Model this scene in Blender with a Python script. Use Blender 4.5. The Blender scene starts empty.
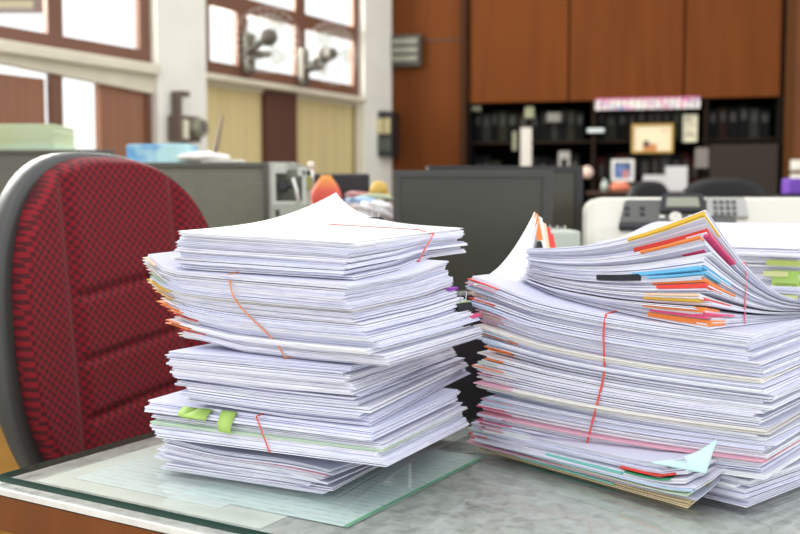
import bpy, bmesh, math, random
from mathutils import Vector, Matrix
R = random.Random(7)
PI = math.pi
sc = bpy.context.scene
COL = sc.collection
H = 1.05                      # camera height; desk top is at 0.75
PITCH = math.radians(3.95)
F = 1000.0
cp, sp = math.cos(PITCH), math.sin(PITCH)

def at(px, py, Y):
    a, b = (px - 400) / F, (267 - py) / F
    dy = cp + b * sp
    dz = -sp + b * cp
    s = Y / dy
    return Vector((a * s, Y, H + dz * s))
def X(px, Y): return at(px, 198, Y).x
def Z(py, Y): return at(400, py, Y).z

# ------------------------------------------------------------------ materials
MAT = {}
def mat(name, col, rough=0.5, metal=0.0, noise=None, bump=None, spec=0.5, emit=None, sheen=0.0, alpha=None):
    if name in MAT: return MAT[name]
    m = bpy.data.materials.new(name); m.use_nodes = True
    nt = m.node_tree; b = nt.nodes['Principled BSDF']
    b.inputs['Base Color'].default_value = (*col, 1)
    b.inputs['Roughness'].default_value = rough
    b.inputs['Metallic'].default_value = metal
    b.inputs['Specular IOR Level'].default_value = spec
    if sheen:
        b.inputs['Sheen Weight'].default_value = sheen
    if emit:
        b.inputs['Emission Color'].default_value = (*emit[0], 1); b.inputs['Emission Strength'].default_value = emit[1]
    if noise:
        sc_, amt, stretch = noise
        tc = nt.nodes.new('ShaderNodeTexCoord'); mp = nt.nodes.new('ShaderNodeMapping')
        mp.inputs['Scale'].default_value = stretch
        n = nt.nodes.new('ShaderNodeTexNoise'); n.inputs['Scale'].default_value = sc_; n.inputs['Detail'].default_value = 5
        r = nt.nodes.new('ShaderNodeValToRGB')
        r.color_ramp.elements[0].position = .3; r.color_ramp.elements[1].position = .7
        r.color_ramp.elements[0].color = (*[c * (1 - amt) for c in col], 1)
        r.color_ramp.elements[1].color = (*[min(1, c * (1 + amt)) for c in col], 1)
        nt.links.new(tc.outputs['Object'], mp.inputs[0]); nt.links.new(mp.outputs[0], n.inputs[0])
        nt.links.new(n.outputs[0], r.inputs[0]); nt.links.new(r.outputs[0], b.inputs['Base Color'])
    if bump:
        n2 = nt.nodes.new('ShaderNodeTexNoise'); n2.inputs['Scale'].default_value = bump[0]
        bp = nt.nodes.new('ShaderNodeBump'); bp.inputs['Strength'].default_value = bump[1]; bp.inputs['Distance'].default_value = .002
        tc2 = nt.nodes.new('ShaderNodeTexCoord')
        nt.links.new(tc2.outputs['Object'], n2.inputs[0]); nt.links.new(n2.outputs[0], bp.inputs['Height']); nt.links.new(bp.outputs[0], b.inputs['Normal'])
    MAT[name] = m
    return m

def paper_mat(name, col, lo=.62, text=False):
    """paper whose cut edge shows single sheets: the UV's second axis counts sheets"""
    m = bpy.data.materials.new(name); m.use_nodes = True
    nt = m.node_tree; b = nt.nodes['Principled BSDF']
    b.inputs['Roughness'].default_value = .75; b.inputs['Specular IOR Level'].default_value = .15
    uv = nt.nodes.new('ShaderNodeUVMap'); uv.uv_map = 'UVMap'
    mp = nt.nodes.new('ShaderNodeMapping'); mp.inputs['Scale'].default_value = (1.6, 1, 1)
    n = nt.nodes.new('ShaderNodeTexNoise'); n.inputs['Scale'].default_value = 1.0; n.inputs['Detail'].default_value = 2
    r = nt.nodes.new('ShaderNodeValToRGB')
    e = r.color_ramp.elements
    e[0].position = .34; e[1].position = .50
    e[0].color = (*[c * (lo + .08) * k for c, k in zip(col, (.93, .94, 1.12))], 1); e[1].color = (*col, 1)
    x = e.new(.20); x.color = (*[c * .30 for c in col], 1); x = e.new(.27); x.color = (*[c * (lo + .05) * k for c, k in zip(col, (.93, .94, 1.12))], 1)
    nt.links.new(uv.outputs[0], mp.inputs[0]); nt.links.new(mp.outputs[0], n.inputs[0]); nt.links.new(n.outputs[0], r.inputs[0])
    nt.links.new(r.outputs[0], b.inputs['Base Color'])
    MAT[name] = m
    return m

WHITES = [paper_mat('paper_white', (.90, .90, .95)), paper_mat('paper_cool', (.85, .86, .96), .68),
          paper_mat('paper_bright', (.93, .93, .94), .7), paper_mat('paper_grey', (.82, .82, .90), .62),
          paper_mat('paper_soft', (.88, .87, .92), .6)]
CREAM = paper_mat('paper_cream', (.92, .88, .78), .75)
PINK = paper_mat('paper_pink', (.90, .48, .55), .7)
MINT = paper_mat('paper_mint', (.62, .88, .84), .8)
MANILA = paper_mat('paper_manila', (.72, .58, .34), .7)
BLUEP = paper_mat('paper_blue', (.60, .76, .88), .7)
GREENP = paper_mat('paper_green', (.66, .82, .60), .7)
PLAIN = mat('plain_sheet', (.93, .93, .91), .7, spec=.2, noise=(60, .04, (1, 1, 1)))
C_RED = mat('tab_red', (.80, .05, .03), .5); C_ORANGE = mat('tab_orange', (.90, .24, .04), .5)
C_YEL = mat('tab_yellow', (.80, .50, .04), .5); C_BLUE = mat('tab_blue', (.13, .50, .80), .5)
C_MAG = mat('tab_magenta', (.78, .08, .22), .5); C_GRN = mat('tab_green', (.05, .32, .15), .5)
C_LIME = mat('tab_lime', (.42, .62, .14), .6); C_TEAL = mat('tab_teal', (.18, .58, .50), .6)
C_PURP = mat('tab_purple', (.33, .05, .45), .5); C_PEACH = mat('tab_peach', (.92, .62, .42), .6)
C_BLACK = mat('clip_black', (.012, .012, .014), .35)
BANDR = mat('band_red', (.80, .10, .08), .5); BANDO = mat('band_orange', (.80, .28, .12), .5)
WOOD = mat('wood_brown', (.20, .058, .010), .4, spec=.25, noise=(3, .16, (6, 6, .8)))
WOODP = mat('wood_panel', (.13, .034, .004), .5, spec=.12, noise=(2.5, .14, (5, 5, .5)))
WOODD = mat('wood_dark', (.055, .022, .010), .45, noise=(3, .2, (6, 6, .6)))
WOODY = mat('wood_yellow', (.42, .20, .025), .45, noise=(3, .15, (1, 1, 8)))
WINBR = mat('window_brown', (.16, .065, .035), .5)
CREAMW = mat('cream_paint', (.68, .62, .48), .6, noise=(8, .05, (1, 1, 1)))
WHITEW = mat('pillar_paint', (.80, .77, .68), .6, noise=(6, .04, (1, 1, 1)))
BLIND = mat('blind_cream', (.62, .50, .24), .65, noise=(2, .10, (12, 12, .3)))
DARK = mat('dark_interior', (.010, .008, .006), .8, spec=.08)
BLKP = mat('black_plastic', (.018, .018, .020), .4)
GREYP = mat('grey_shell', (.055, .057, .052), .42, bump=(900, .15))
GREYPT = mat('partition_grey', (.17, .165, .125), .7, noise=(40, .08, (1, 1, 1)))
GREYPT2 = mat('partition_frame', (.09, .088, .07), .6)
MONF = mat('monitor_bezel', (.050, .050, .043), .4); MONS = mat('monitor_screen', (.045, .046, .032), .25, noise=(2, .15, (1, 1, 1)))
PRW = mat('printer_white', (.70, .68, .60), .4); PRG = mat('printer_grey', (.11, .11, .10), .4)
PRS = mat('printer_silver', (.45, .45, .42), .4); LCD = mat('printer_lcd', (.30, .31, .24), .3)
STEEL = mat('steel_grey', (.42, .42, .38), .45, noise=(30, .1, (1, 1, 1)))
CHROME = mat('chrome', (.6, .6, .6), .2, 1.0)
WHITEP = mat('white_plastic', (.82, .80, .74), .4)
FLOORM = mat('floor_tile', (.30, .27, .22), .35, noise=(4, .12, (1, 1, 1)))
BRASS = mat('gold_frame', (.45, .26, .05), .35, .3)

def glass_mat(name, tint=(1, 1, 1), f=.12):
    m = bpy.data.materials.new(name); m.use_nodes = True; nt = m.node_tree
    nt.nodes.remove(nt.nodes['Principled BSDF']); out = nt.nodes['Material Output']
    t = nt.nodes.new('ShaderNodeBsdfTransparent'); t.inputs[0].default_value = (*tint, 1)
    g = nt.nodes.new('ShaderNodeBsdfGlossy'); g.inputs['Roughness'].default_value = .06
    fr = nt.nodes.new('ShaderNodeFresnel'); fr.inputs[0].default_value = 1.45
    mx = nt.nodes.new('ShaderNodeMixShader')
    ge = nt.nodes.new('ShaderNodeNewGeometry'); iv = nt.nodes.new('ShaderNodeMath'); iv.operation = 'SUBTRACT'; iv.inputs[0].default_value = 1
    ml = nt.nodes.new('ShaderNodeMath'); ml.operation = 'MULTIPLY'
    nt.links.new(ge.outputs['Backfacing'], iv.inputs[1]); nt.links.new(iv.outputs[0], ml.inputs[0]); nt.links.new(fr.outputs[0], ml.inputs[1])
    nt.links.new(ml.outputs[0], mx.inputs[0]); nt.links.new(t.outputs[0], mx.inputs[1]); nt.links.new(g.outputs[0], mx.inputs[2])
    nt.links.new(mx.outputs[0], out.inputs[0]); MAT[name] = m
    return m
GLASS = glass_mat('window_glass', (.97, .98, .97)); TOPGLASS = glass_mat('table_glass', (.97, .985, .975))
EDGE = mat('glass_edge', (.006, .045, .032), .15)

def marble():
    m = bpy.data.materials.new('marble_top'); m.use_nodes = True; nt = m.node_tree; b = nt.nodes['Principled BSDF']
    b.inputs['Roughness'].default_value = .35
    tc = nt.nodes.new('ShaderNodeTexCoord'); n = nt.nodes.new('ShaderNodeTexNoise'); n.inputs['Scale'].default_value = 55; n.inputs['Detail'].default_value = 10; n.inputs['Roughness'].default_value = .65; n.inputs['Distortion'].default_value = .6
    n2 = nt.nodes.new('ShaderNodeTexNoise'); n2.inputs['Scale'].default_value = 4; n2.inputs['Detail'].default_value = 3
    r = nt.nodes.new('ShaderNodeValToRGB'); e = r.color_ramp.elements
    e[0].position = .36; e[0].color = (.30, .30, .275, 1); e[1].position = .50; e[1].color = (.53, .53, .49, 1)
    x = e.new(.66); x.color = (.66, .67, .62, 1)
    ad = nt.nodes.new('ShaderNodeMath'); ad.operation = 'MULTIPLY_ADD'; ad.inputs[1].default_value = .7
    nt.links.new(tc.outputs['Object'], n.inputs[0]); nt.links.new(tc.outputs['Object'], n2.inputs[0])
    nt.links.new(n.outputs[0], ad.inputs[0]); ml = nt.nodes.new('ShaderNodeMath'); ml.operation = 'MULTIPLY'; ml.inputs[1].default_value = .3
    nt.links.new(n2.outputs[0], ml.inputs[0]); nt.links.new(ml.outputs[0], ad.inputs[2])
    nt.links.new(ad.outputs[0], r.inputs[0]); nt.links.new(r.outputs[0], b.inputs['Base Color'])
    return m
MARBLE = marble()

def chair_fabric():
    m = bpy.data.materials.new('red_checked_fabric'); m.use_nodes = True; nt = m.node_tree; b = nt.nodes['Principled BSDF']
    b.inputs['Roughness'].default_value = .8; b.inputs['Sheen Weight'].default_value = .08; b.inputs['Specular IOR Level'].default_value = .2
    tc = nt.nodes.new('ShaderNodeTexCoord'); mp = nt.nodes.new('ShaderNodeMapping'); mp.inputs['Rotation'].default_value = (0, math.radians(4), 0)
    mp.inputs['Scale'].default_value = (1, .0, 1.05); mp.inputs['Location'].default_value = (0, .0037, 0)
    n0 = nt.nodes.new('ShaderNodeTexNoise'); n0.inputs['Scale'].default_value = 160
    mx0 = nt.nodes.new('ShaderNodeVectorMath'); mx0.operation = 'MULTIPLY_ADD'; mx0.inputs[1].default_value = (.0015, .0, .0015)
    nt.links.new(tc.outputs['Object'], n0.inputs[0]); nt.links.new(n0.outputs['Color'], mx0.inputs[0]); nt.links.new(tc.outputs['Object'], mx0.inputs[2])
    ck = nt.nodes.new('ShaderNodeTexChecker'); ck.inputs['Scale'].default_value = 128
    ck.inputs['Color1'].default_value = (.23, .009, .016, 1); ck.inputs['Color2'].default_value = (.075, .009, .012, 1)
    nt.links.new(mx0.outputs[0], mp.inputs[0]); nt.links.new(mp.outputs[0], ck.inputs[0]); nt.links.new(ck.outputs[0], b.inputs['Base Color'])
    bp = nt.nodes.new('ShaderNodeBump'); bp.inputs['Strength'].default_value = .4; bp.inputs['Distance'].default_value = .002
    nt.links.new(ck.outputs[1], bp.inputs['Height']); nt.links.new(bp.outputs[0], b.inputs['Normal'])
    return m
FABRIC = chair_fabric()

# ------------------------------------------------------------------ helpers
def obj(name, bm, m, parent=None, smooth=False, label=None):
    me = bpy.data.meshes.new(name)
    bm.normal_update(); bm.to_mesh(me); bm.free()
    for x in (m if isinstance(m, (list, tuple)) else [m]): me.materials.append(x)
    if smooth:
        me.polygons.foreach_set('use_smooth', [True] * len(me.polygons))
    o = bpy.data.objects.new(name, me); COL.objects.link(o)
    if parent: o.parent = parent
    if label: o['label'] = label
    return o
def thing(name, label, cat, loc=(0, 0, 0), rz=0, group=None):
    o = bpy.data.objects.new(name, None); COL.objects.link(o)
    o.location = loc; o.rotation_euler = (0, 0, rz); o.empty_display_size = .05
    o['label'] = label; o['category'] = cat
    if group: o['group'] = group
    return o
def tag(o, label, cat, group=None, loc=None, rz=None):
    o['label'] = label; o['category'] = cat
    if group: o['group'] = group
    if loc is not None: o.location = loc
    if rz is not None: o.rotation_euler = (0, 0, rz)
    return o
def struct(o): o['kind'] = 'structure'; return o
def bx(bm, x0, x1, y0, y1, z0, z1, bev=0, seg=2, mi=0):
    mtx = Matrix.Translation(((x0 + x1) / 2, (y0 + y1) / 2, (z0 + z1) / 2)) @ Matrix.Diagonal((abs(x1 - x0), abs(y1 - y0), abs(z1 - z0), 1))
    r = bmesh.ops.create_cube(bm, size=1, matrix=mtx)
    if mi:
        for f in {f for v in r['verts'] for f in v.link_faces}: f.material_index = mi
    if bev:
        es = list({e for v in r['verts'] for e in v.link_edges})
        bmesh.ops.bevel(bm, geom=es, offset=bev, segments=seg, affect='EDGES', profile=.6)
    return bm
def box(*a, **k): return bx(bmesh.new(), *a, **k)
def tube(bm, pts, r, seg=8, closed=False):
    pts = [Vector(p) for p in pts]; n = len(pts); rings = []
    rr = r if isinstance(r, (list, tuple)) else [r] * n
    for i, p in enumerate(pts):
        a = pts[i - 1] if (i > 0 or closed) else p
        c = pts[(i + 1) % n] if (i < n - 1 or closed) else p
        t = (c - a).normalized()
        ref = Vector((0, 0, 1)) if abs(t.z) < .9 else Vector((1, 0, 0))
        s = t.cross(ref).normalized(); w = s.cross(t).normalized()
        rings.append([bm.verts.new(p + (s * math.cos(2 * PI * k / seg) + w * math.sin(2 * PI * k / seg)) * rr[i]) for k in range(seg)])
    for i in range(n if closed else n - 1):
        A, B = rings[i], rings[(i + 1) % n]
        off = 0
        if closed and i == n - 1:
            off = min(range(seg), key=lambda o: sum((A[k].co - B[(k + o) % seg].co).length for k in range(seg)))
        for k in range(seg):
            bm.faces.new((A[k], A[(k + 1) % seg], B[(k + 1 + off) % seg], B[(k + off) % seg]))
    if not closed:
        bm.faces.new(rings[0][::-1]); bm.faces.new(rings[-1])
    bmesh.ops.recalc_face_normals(bm, faces=bm.faces)
    return bm
def lathe(bm, prof, seg=24, c=(0, 0, 0), sy=1.0, axis='z'):
    rings = []
    for r, z in prof:
        ring = []
        for k in range(seg):
            a = 2 * PI * k / seg
            p = (r * math.cos(a), r * math.sin(a) * sy, z)
            if axis == 'y': p = (p[0], p[2], p[1])
            ring.append(bm.verts.new((c[0] + p[0], c[1] + p[1], c[2] + p[2])))
        rings.append(ring)
    for A, B in zip(rings, rings[1:]):
        for k in range(seg): bm.faces.new((A[k], A[(k + 1) % seg], B[(k + 1) % seg], B[k]))
    bm.faces.new(rings[0][::-1]); bm.faces.new(rings[-1])
    bmesh.ops.recalc_face_normals(bm, faces=bm.faces)
    return bm
def prism(bm, pts, a, b, plane='xz', bev=0):
    """outline pts extruded between a and b along the remaining axis"""
    def q(p, t): return (p[0], t, p[1]) if plane == 'xz' else ((t, p[0], p[1]) if plane == 'yz' else (p[0], p[1], t))
    A = [bm.verts.new(q(p, a)) for p in pts]; B = [bm.verts.new(q(p, b)) for p in pts]
    n = len(pts); fs = [bm.faces.new(A), bm.faces.new(B[::-1])]
    for i in range(n): fs.append(bm.faces.new((A[i], A[(i + 1) % n], B[(i + 1) % n], B[i])))
    bmesh.ops.recalc_face_normals(bm, faces=fs)
    if bev:
        bmesh.ops.bevel(bm, geom=list({e for f in fs for e in f.edges}), offset=bev, segments=2, affect='EDGES')
    return bm
def sstep(a, b, x):
    t = max(0, min(1, (x - a) / (b - a))); return t * t * (3 - 2 * t)

# ------------------------------------------------------------------ camera, light, world
cam = bpy.data.cameras.new('camera'); co = bpy.data.objects.new('camera', cam); COL.objects.link(co)
co.location = (0, 0, H); co.rotation_euler = (PI / 2 - PITCH, 0, 0)
cam.sensor_width = 36; cam.lens = 45; cam.clip_start = .02
cam.dof.use_dof = True; cam.dof.focus_distance = 1.03; cam.dof.aperture_fstop = 6.0
sc.camera = co
w = bpy.data.worlds.new('sky'); sc.world = w; w.use_nodes = True
w.node_tree.nodes['Background'].inputs[0].default_value = (.96, .98, 1.0, 1)
w.node_tree.nodes['Background'].inputs[1].default_value = 1.0
vs = sc.view_settings; vs.view_transform = 'Standard'; vs.look = 'None'; vs.gamma = 1; vs.exposure = .56
try: vs.use_curve_mapping = False
except Exception: pass
def area(name, loc, target, sx, sy, power, col):
    l = bpy.data.lights.new(name, 'AREA'); l.shape = 'RECTANGLE'; l.size = sx; l.size_y = sy; l.energy = power; l.color = col
    o = bpy.data.objects.new(name, l); COL.objects.link(o); o.location = loc
    o.rotation_euler = (Vector(target) - Vector(loc)).to_track_quat('-Z', 'Y').to_euler()
    return o

# ------------------------------------------------------------------ room frames
D = Vector((.511, .8596)); CORNER = Vector((-.066, 6.66))
LROT = math.atan2(D.y, D.x)
BANG = math.radians(-13.3); E2 = Vector((math.cos(BANG), math.sin(BANG)))
def hit(px, P, d):
    k = (px - 400) / F * (1 / cp) * cp   # X = k*Y up to the small pitch term
    # solve P.x + d.x t = k (P.y + d.y t)
    return (k * P.y - P.x) / (d.x - k * d.y)
def ls2(px, off): Pn = CORNER + Vector((.8596, -.511)) * off; return hit(px, Pn, D)
def ls3(px, off): return ls2(px - 4.5, off)
def ls(px): return hit(px, CORNER, D)          # negative, towards the camera
def lz(px, py): s = ls(px); return Z(py, CORNER.y + D.y * s)
def bs(px): return hit(px, CORNER, E2)
def bz(px, py): s = bs(px); return Z(py, CORNER.y + E2.y * s)
LLOC = (CORNER.x, CORNER.y, 0)

def put(o, where):
    if where == 'L': o.location = LLOC; o.rotation_euler = (0, 0, LROT)
    else: o.location = LLOC; o.rotation_euler = (0, 0, BANG)
    return o

# floor
fl = struct(obj('floor', box(-4.5, 4.5, -1.5, 9, -.08, 0), FLOORM))

# left wall: local x runs along the wall (0 at the corner), local y outwards, z up
SILL = lz(354, 97); TOPW = 3.0
bm = bmesh.new()
bx(bm, -6.6, 0, 0, .15, 0, .88)
bx(bm, -6.6, 0, 0, .05, TOPW, TOPW + .2)
struct(put(obj('wall_left', bm, CREAMW), 'L'))
for a, b, nm in ((203, 154, 'trim_1'), (387, 359.5, 'trim_2')):
    bm = box(ls(b), ls(a), -.04, .03, 0, TOPW, bev=.006)
    struct(put(obj(nm, bm, WHITEW), 'L'))
# the rail under the upper windows
bm = bmesh.new(); bx(bm, -6.6, ls(155), -.06, .12, SILL - .05, SILL, bev=.008); prism(bm, [(-6.6, SILL - .049), (ls(155), SILL - .049), (ls(155), SILL - .135), (ls(0), SILL - .085), (-6.6, SILL - .075)], -.015, .03)
struct(put(obj('trim_3', bm, CREAMW), 'L'))
struct(put(obj('trim_4', box(ls(203), ls(361), -.05, .12, SILL - .03, SILL, bev=.006), CREAMW), 'L'))

def window(nm, s0, s1, z0, z1, mull, trans, fw=.07, panes=True):
    root = bpy.data.objects.new(nm, None); COL.objects.link(root); put(root, 'L'); root['kind'] = 'structure'
    bm = bmesh.new()
    bx(bm, s0, s0 + fw, .0, .03, z0, z1); bx(bm, s1 - fw, s1, .0, .03, z0, z1)
    bx(bm, s0 + fw, s1 - fw, .001, .029, z0, z0 + fw); bx(bm, s0 + fw, s1 - fw, .001, .029, z1 - fw, z1)
    for (a, b) in mull: bx(bm, a, b, .002, .028, z0 + fw, z1 - fw)
    for (a, b) in trans: bx(bm, s0 + fw, s1 - fw, .003, .027, a, b)
    obj('window_frame', bm, WINBR, root)
    obj('window_pane', box(s0 + .03, s1 - .03,   .012, .016, z0 + .03, z1 - .03), GLASS, root)
    return root
t_lo, t_hi = lz(300, 27) , lz(300, 12)
window('window_1', -6.5, ls(153.5), SILL, TOPW, [(ls(53), ls(68))], [(2.35, 2.43)], fw=.065)
window('window_2', ls(203), ls(360), SILL, TOPW, [(ls(240), ls(250)), (ls(297), ls(307))], [(t_lo, t_hi)], fw=.07)
# lower light beside the pillar, with brown boards and a bright pane
root = bpy.data.objects.new('window_3', None); COL.objects.link(root); put(root, 'L'); root['kind'] = 'structure'
bm = bmesh.new()
bx(bm, ls(55), ls(66), 0, .03, .88, SILL - .07); bx(bm, ls(149), ls(154), 0, .03, .88, SILL - .07); bx(bm, -6.5, ls(154), .001, .089, .88, .93)
obj('window_frame', bm, WINBR, root)
obj('window_pane', box(-6.5, ls(154), .06, .066, .9, SILL - .07), GLASS, root)
SHUT = mat('shutter_brown', (.26, .11, .055), .55, noise=(2, .15, (20, 20, .4)))
obj('shutter', box(-6.4, ls(50.5), .015, .05, .9, SILL - .125), SHUT, root)
obj('shutter', box(ls(105), ls(150), .015, .05, .9, SILL - .10), SHUT, root)
# panels under window_2
def blind(px0, px1, lab):
    t = thing('roller_blind', lab, 'blind'); put(t, 'L')
    s0, s1 = ls(px0), ls(px1); bm = bmesh.new(); n = 40; pts = []
    for i in range(n + 1):
        s = s0 + (s1 - s0) * i / n
        pts.append((s, .05 + .0012 * math.sin(i * 1.3) + .002 * math.sin(i * .37)))
    out = pts + [(p[0], p[1] + .006) for p in reversed(pts)]
    prism(bm, out, .93, SILL - .05, plane='xy')
    obj('blind_fabric', bm, BLIND, t, smooth=False)
    obj('bottom_bar', box(s0, s1, .04, .07, .90, .93), CREAMW, t)
    obj('headrail', box(s0, s1, .035, .08, SILL - .05, SILL - .031), CREAMW, t)
blind(206, 270, 'cream fabric blind pulled down beside the white pillar')
blind(301, 371, 'wide cream blind under the windows with fans, nearest the room corner')
struct(put(obj('trim_5', box(ls(270.5), ls(300.5), .02, .12, .88, SILL - .031), mat('post_brown', (.10, .035, .02), .5)), 'L'))
struct(put(obj('trim_6', box(ls(203), ls(361), .1, .14, .88, SILL - .031), CREAMW), 'L'))
# building seen through the near window, upper pane
bd = thing('building', 'brown building overhang seen through the upper window pane', 'building', (at(33, 0, 16).x, 16, 0))
zo = Z(8, 16)
obj('wall', box(-9, -4.5, .05, .5, 0, zo), mat('outside_brick', (.28, .19, .13), .8), bd)
obj('eave', box(-9, 0, 0, .5, zo, zo + .5), WINBR, bd)
obj('eave_trim', box(-9, 0, -.03, 0, zo, zo + .12), mat('eave_tan', (.50, .42, .26), .7), bd)

# back wall: local x along the wall from the corner, local y away from the room
sA, sB, sC, sD = bs(465), bs(567), bs(681), bs(781)
ZC = bz(620, 99)
bm = bmesh.new()
bx(bm, 0, bs(460), 0, .12, 0, 3.2)
bx(bm, 0, 4.2, .62, .70, 0, 3.2)
bx(bm, bs(791), 4.2, 0, .12, 2.6, 3.2)
struct(put(obj('wall_back', bm, WOODP), 'B'))
struct(put(obj('trim_7', box(0.0, bs(459), -.006, 0, ZC + .40, ZC + .41), WOODD), 'B'))
struct(put(obj('trim_8', box(bs(460), bs(466), -.03, .12, 0, 3.2), mat('post_wood', (.045, .016, .005), .6, spec=.1)), 'B'))
struct(put(obj('trim_9', box(bs(781), bs(790), -.03, .12, 0, 3.2), mat('door_trim', (.085, .030, .007), .6, spec=.1)), 'B'))
# door at the far right
dr = bpy.data.objects.new('door_1', None); COL.objects.link(dr); put(dr, 'B'); dr['kind'] = 'structure'
obj('door_leaf', box(bs(790.5), 3.6, .02, .07, 0, 2.59), WOOD, dr)
# built-in cabinet: three overhead doors above open shelves
cb = thing('built_in_cabinet', 'tall built-in cabinet with three brown overhead doors above dark shelves', 'cabinet'); put(cb, 'B')
bm = bmesh.new()
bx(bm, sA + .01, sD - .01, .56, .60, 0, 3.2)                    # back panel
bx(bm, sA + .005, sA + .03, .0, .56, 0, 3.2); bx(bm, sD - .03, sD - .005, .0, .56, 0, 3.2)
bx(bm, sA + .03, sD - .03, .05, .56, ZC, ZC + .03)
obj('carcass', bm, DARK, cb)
for a, b in ((sA, sB), (sB, sC), (sC, sD)):
    obj('overhead_door', box(a + .006, b - .006, 0, .03, ZC - .005, 3.2, bev=.003), WOODP, cb)
DV = (bs(592), bs(704))
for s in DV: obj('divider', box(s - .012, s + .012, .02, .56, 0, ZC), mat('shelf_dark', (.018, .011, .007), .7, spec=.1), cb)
bays = [(sA + .03, DV[0] - .012), (DV[0] + .012, DV[1] - .012), (DV[1] + .012, sD - .03)]
SH = [.35, .72, 1.02, 1.42]
for (a, b) in bays:
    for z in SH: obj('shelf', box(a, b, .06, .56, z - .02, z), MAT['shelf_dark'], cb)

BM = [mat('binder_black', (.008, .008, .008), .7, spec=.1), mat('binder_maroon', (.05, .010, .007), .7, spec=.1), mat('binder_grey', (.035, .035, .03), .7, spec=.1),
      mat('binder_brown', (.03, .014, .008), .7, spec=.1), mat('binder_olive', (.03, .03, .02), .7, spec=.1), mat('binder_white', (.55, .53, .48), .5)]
def bpt(s, y, z):
    c, s_ = math.cos(BANG), math.sin(BANG)
    return Vector((CORNER.x + s * c - y * s_, CORNER.y + s * s_ + y * c, z))
words_c = ['black', 'maroon', 'grey', 'brown', 'olive', 'white']
def binder(s, wd, h, ci, z, place, grp, y=.14):
    t = thing('binder', words_c[ci] + ' binder ' + place, 'binder', bpt(s, y, z), BANG, group=grp + ', ' + words_c[ci])
    obj('cover', box(0, wd - .004, 0, .26, 0, h, bev=.003), BM[ci], t)
    obj('spine_label', box(wd * .2, wd * .75, -.002, 0, h * .55, h * .85), mat('spine_label', (.04, .038, .03), .6) if ci != 5 else BM[2], t)
rb = random.Random(3)
# shelf row names by bay and shelf
seq = {0: [0, 0, 4, 0, 0, 0, 2, 0, 0, 5, 0, 0, 0, 0, 1, 0], 1: [1, 0, 1, 0, 0, 3, 2, 0, 1, 1, 0, 3, 0, 2, 0], 2: [2, 4, 2, 0, 4, 0, 4, 3, 0, 4, 4, 0]}
bayname = ['in the bay nearest the brown wall panel', 'in the middle bay under the pink garland', 'in the bay beside the door']
for bi, (a, b) in enumerate(bays):
    for zi, z in enumerate(SH[2:]):
        s = a + .01; k = 0
        while s < b - .06:
            wd = rb.uniform(.045, .075)
            if s + wd > b: break
            ci = seq[bi][k % len(seq[bi])] if zi == 0 else [0, 2, 0, 4, 0, 3, 0][(k + bi * 2) % 7]
            if bi == 0 and zi == 0 and ci == 5: wd = .078
            if bi == 0 and zi == 0 and k in (3, 4, 11): s += wd; k += 1; continue
            h = rb.uniform(.27, .33) if zi == 0 else rb.uniform(.17, .21)
            if ci == 5: h = .335
            binder(s, wd, h, ci, z, 'standing on the %s shelf %s' % (('eye level', 'top')[zi], bayname[bi]), '%s shelf %s' % (('lower', 'top')[zi], bayname[bi]))
            s += wd; k += 1
# garland
gs0, gs1 = bs(593.5), bs(697)
bm = bmesh.new(); n = 90; pts = []
for i in range(n + 1):
    x = gs0 + (gs1 - gs0) * i / n
    pts.append((x, -.02 + .008 * math.sin(i * 1.1)))
out = pts + [(p[0], p[1] + .004) for p in reversed(pts)]
prism(bm, out, ZC - .068, ZC - .004, plane='xy')
gm = mat('garland_cloth', (.80, .70, .74), .7)
nt = gm.node_tree; b = nt.nodes['Principled BSDF']
v = nt.nodes.new('ShaderNodeTexVoronoi'); v.inputs['Scale'].default_value = 55; tc = nt.nodes.new('ShaderNodeTexCoord')
r = nt.nodes.new('ShaderNodeValToRGB'); r.color_ramp.interpolation = 'CONSTANT'; e = r.color_ramp.elements
e[0].color = (.72, .68, .64, 1); e[1].position = .55; e[1].color = (.75, .30, .50, 1)
for ps, c in ((.63, (.35, .38, .55, 1)), (.7, (.75, .72, .66, 1)), (.88, (.62, .18, .30, 1))):
    q = e.new(ps); q.color = c
nt.links.new(tc.outputs['Object'], v.inputs[0]); nt.links.new(v.outputs['Color'], r.inputs[0]); nt.links.new(r.outputs[0], b.inputs['Base Color'])
g = thing('valance', 'ruffled pink and white flowered cloth strip hanging over the cabinet shelves', 'garland'); put(g, 'B')
obj('cloth', bm, gm, g)
obj('top_trim', box(gs0, gs1, -.028, -.005, ZC - .004, ZC + .002), mat('garland_pink', (.75, .18, .42), .6), g)
# framed picture hanging from the shelf front
def picture(px0, px1, py0, py1, lab, fm, im, nm='picture_frame', cat='picture', y=.0, fw=.012):
    s0, s1 = bs(px0), bs(px1); z0, z1 = bz((px0 + px1) / 2, py1), bz((px0 + px1) / 2, py0)
    t = thing(nm, lab, cat, bpt(s0, y, z0), BANG)
    w_, h_ = s1 - s0, z1 - z0; bm = bmesh.new()
    bx(bm, 0, fw, -.02, 0, 0, h_); bx(bm, w_ - fw, w_, -.02, 0, 0, h_); bx(bm, fw, w_ - fw, -.02, 0, 0, fw); bx(bm, fw, w_ - fw, -.02, 0, h_ - fw, h_)
    obj('frame', bm, fm, t)
    obj('picture_sheet', box(fw, w_ - fw, -.012, -.002, fw, h_ - fw), im, t)
    return t, w_, h_
t, w_, h_ = picture(630, 671.5, 124, 153, 'gold framed cream certificate hanging in front of the shelves', BRASS, mat('certificate', (.80, .68, .45), .5))
bm = bmesh.new(); lathe(bm, [(0.001, -.002), (.045, -.002), (.045, 0), (.001, 0)], 20, (w_ * .42, -.0125, .035), axis='y'); 
obj('printed_figure', box(w_ * .28, w_ * .60, -.014, -.012, .012, .055, bev=.004), mat('cert_orange', (.55, .22, .07), .6), t)
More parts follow.
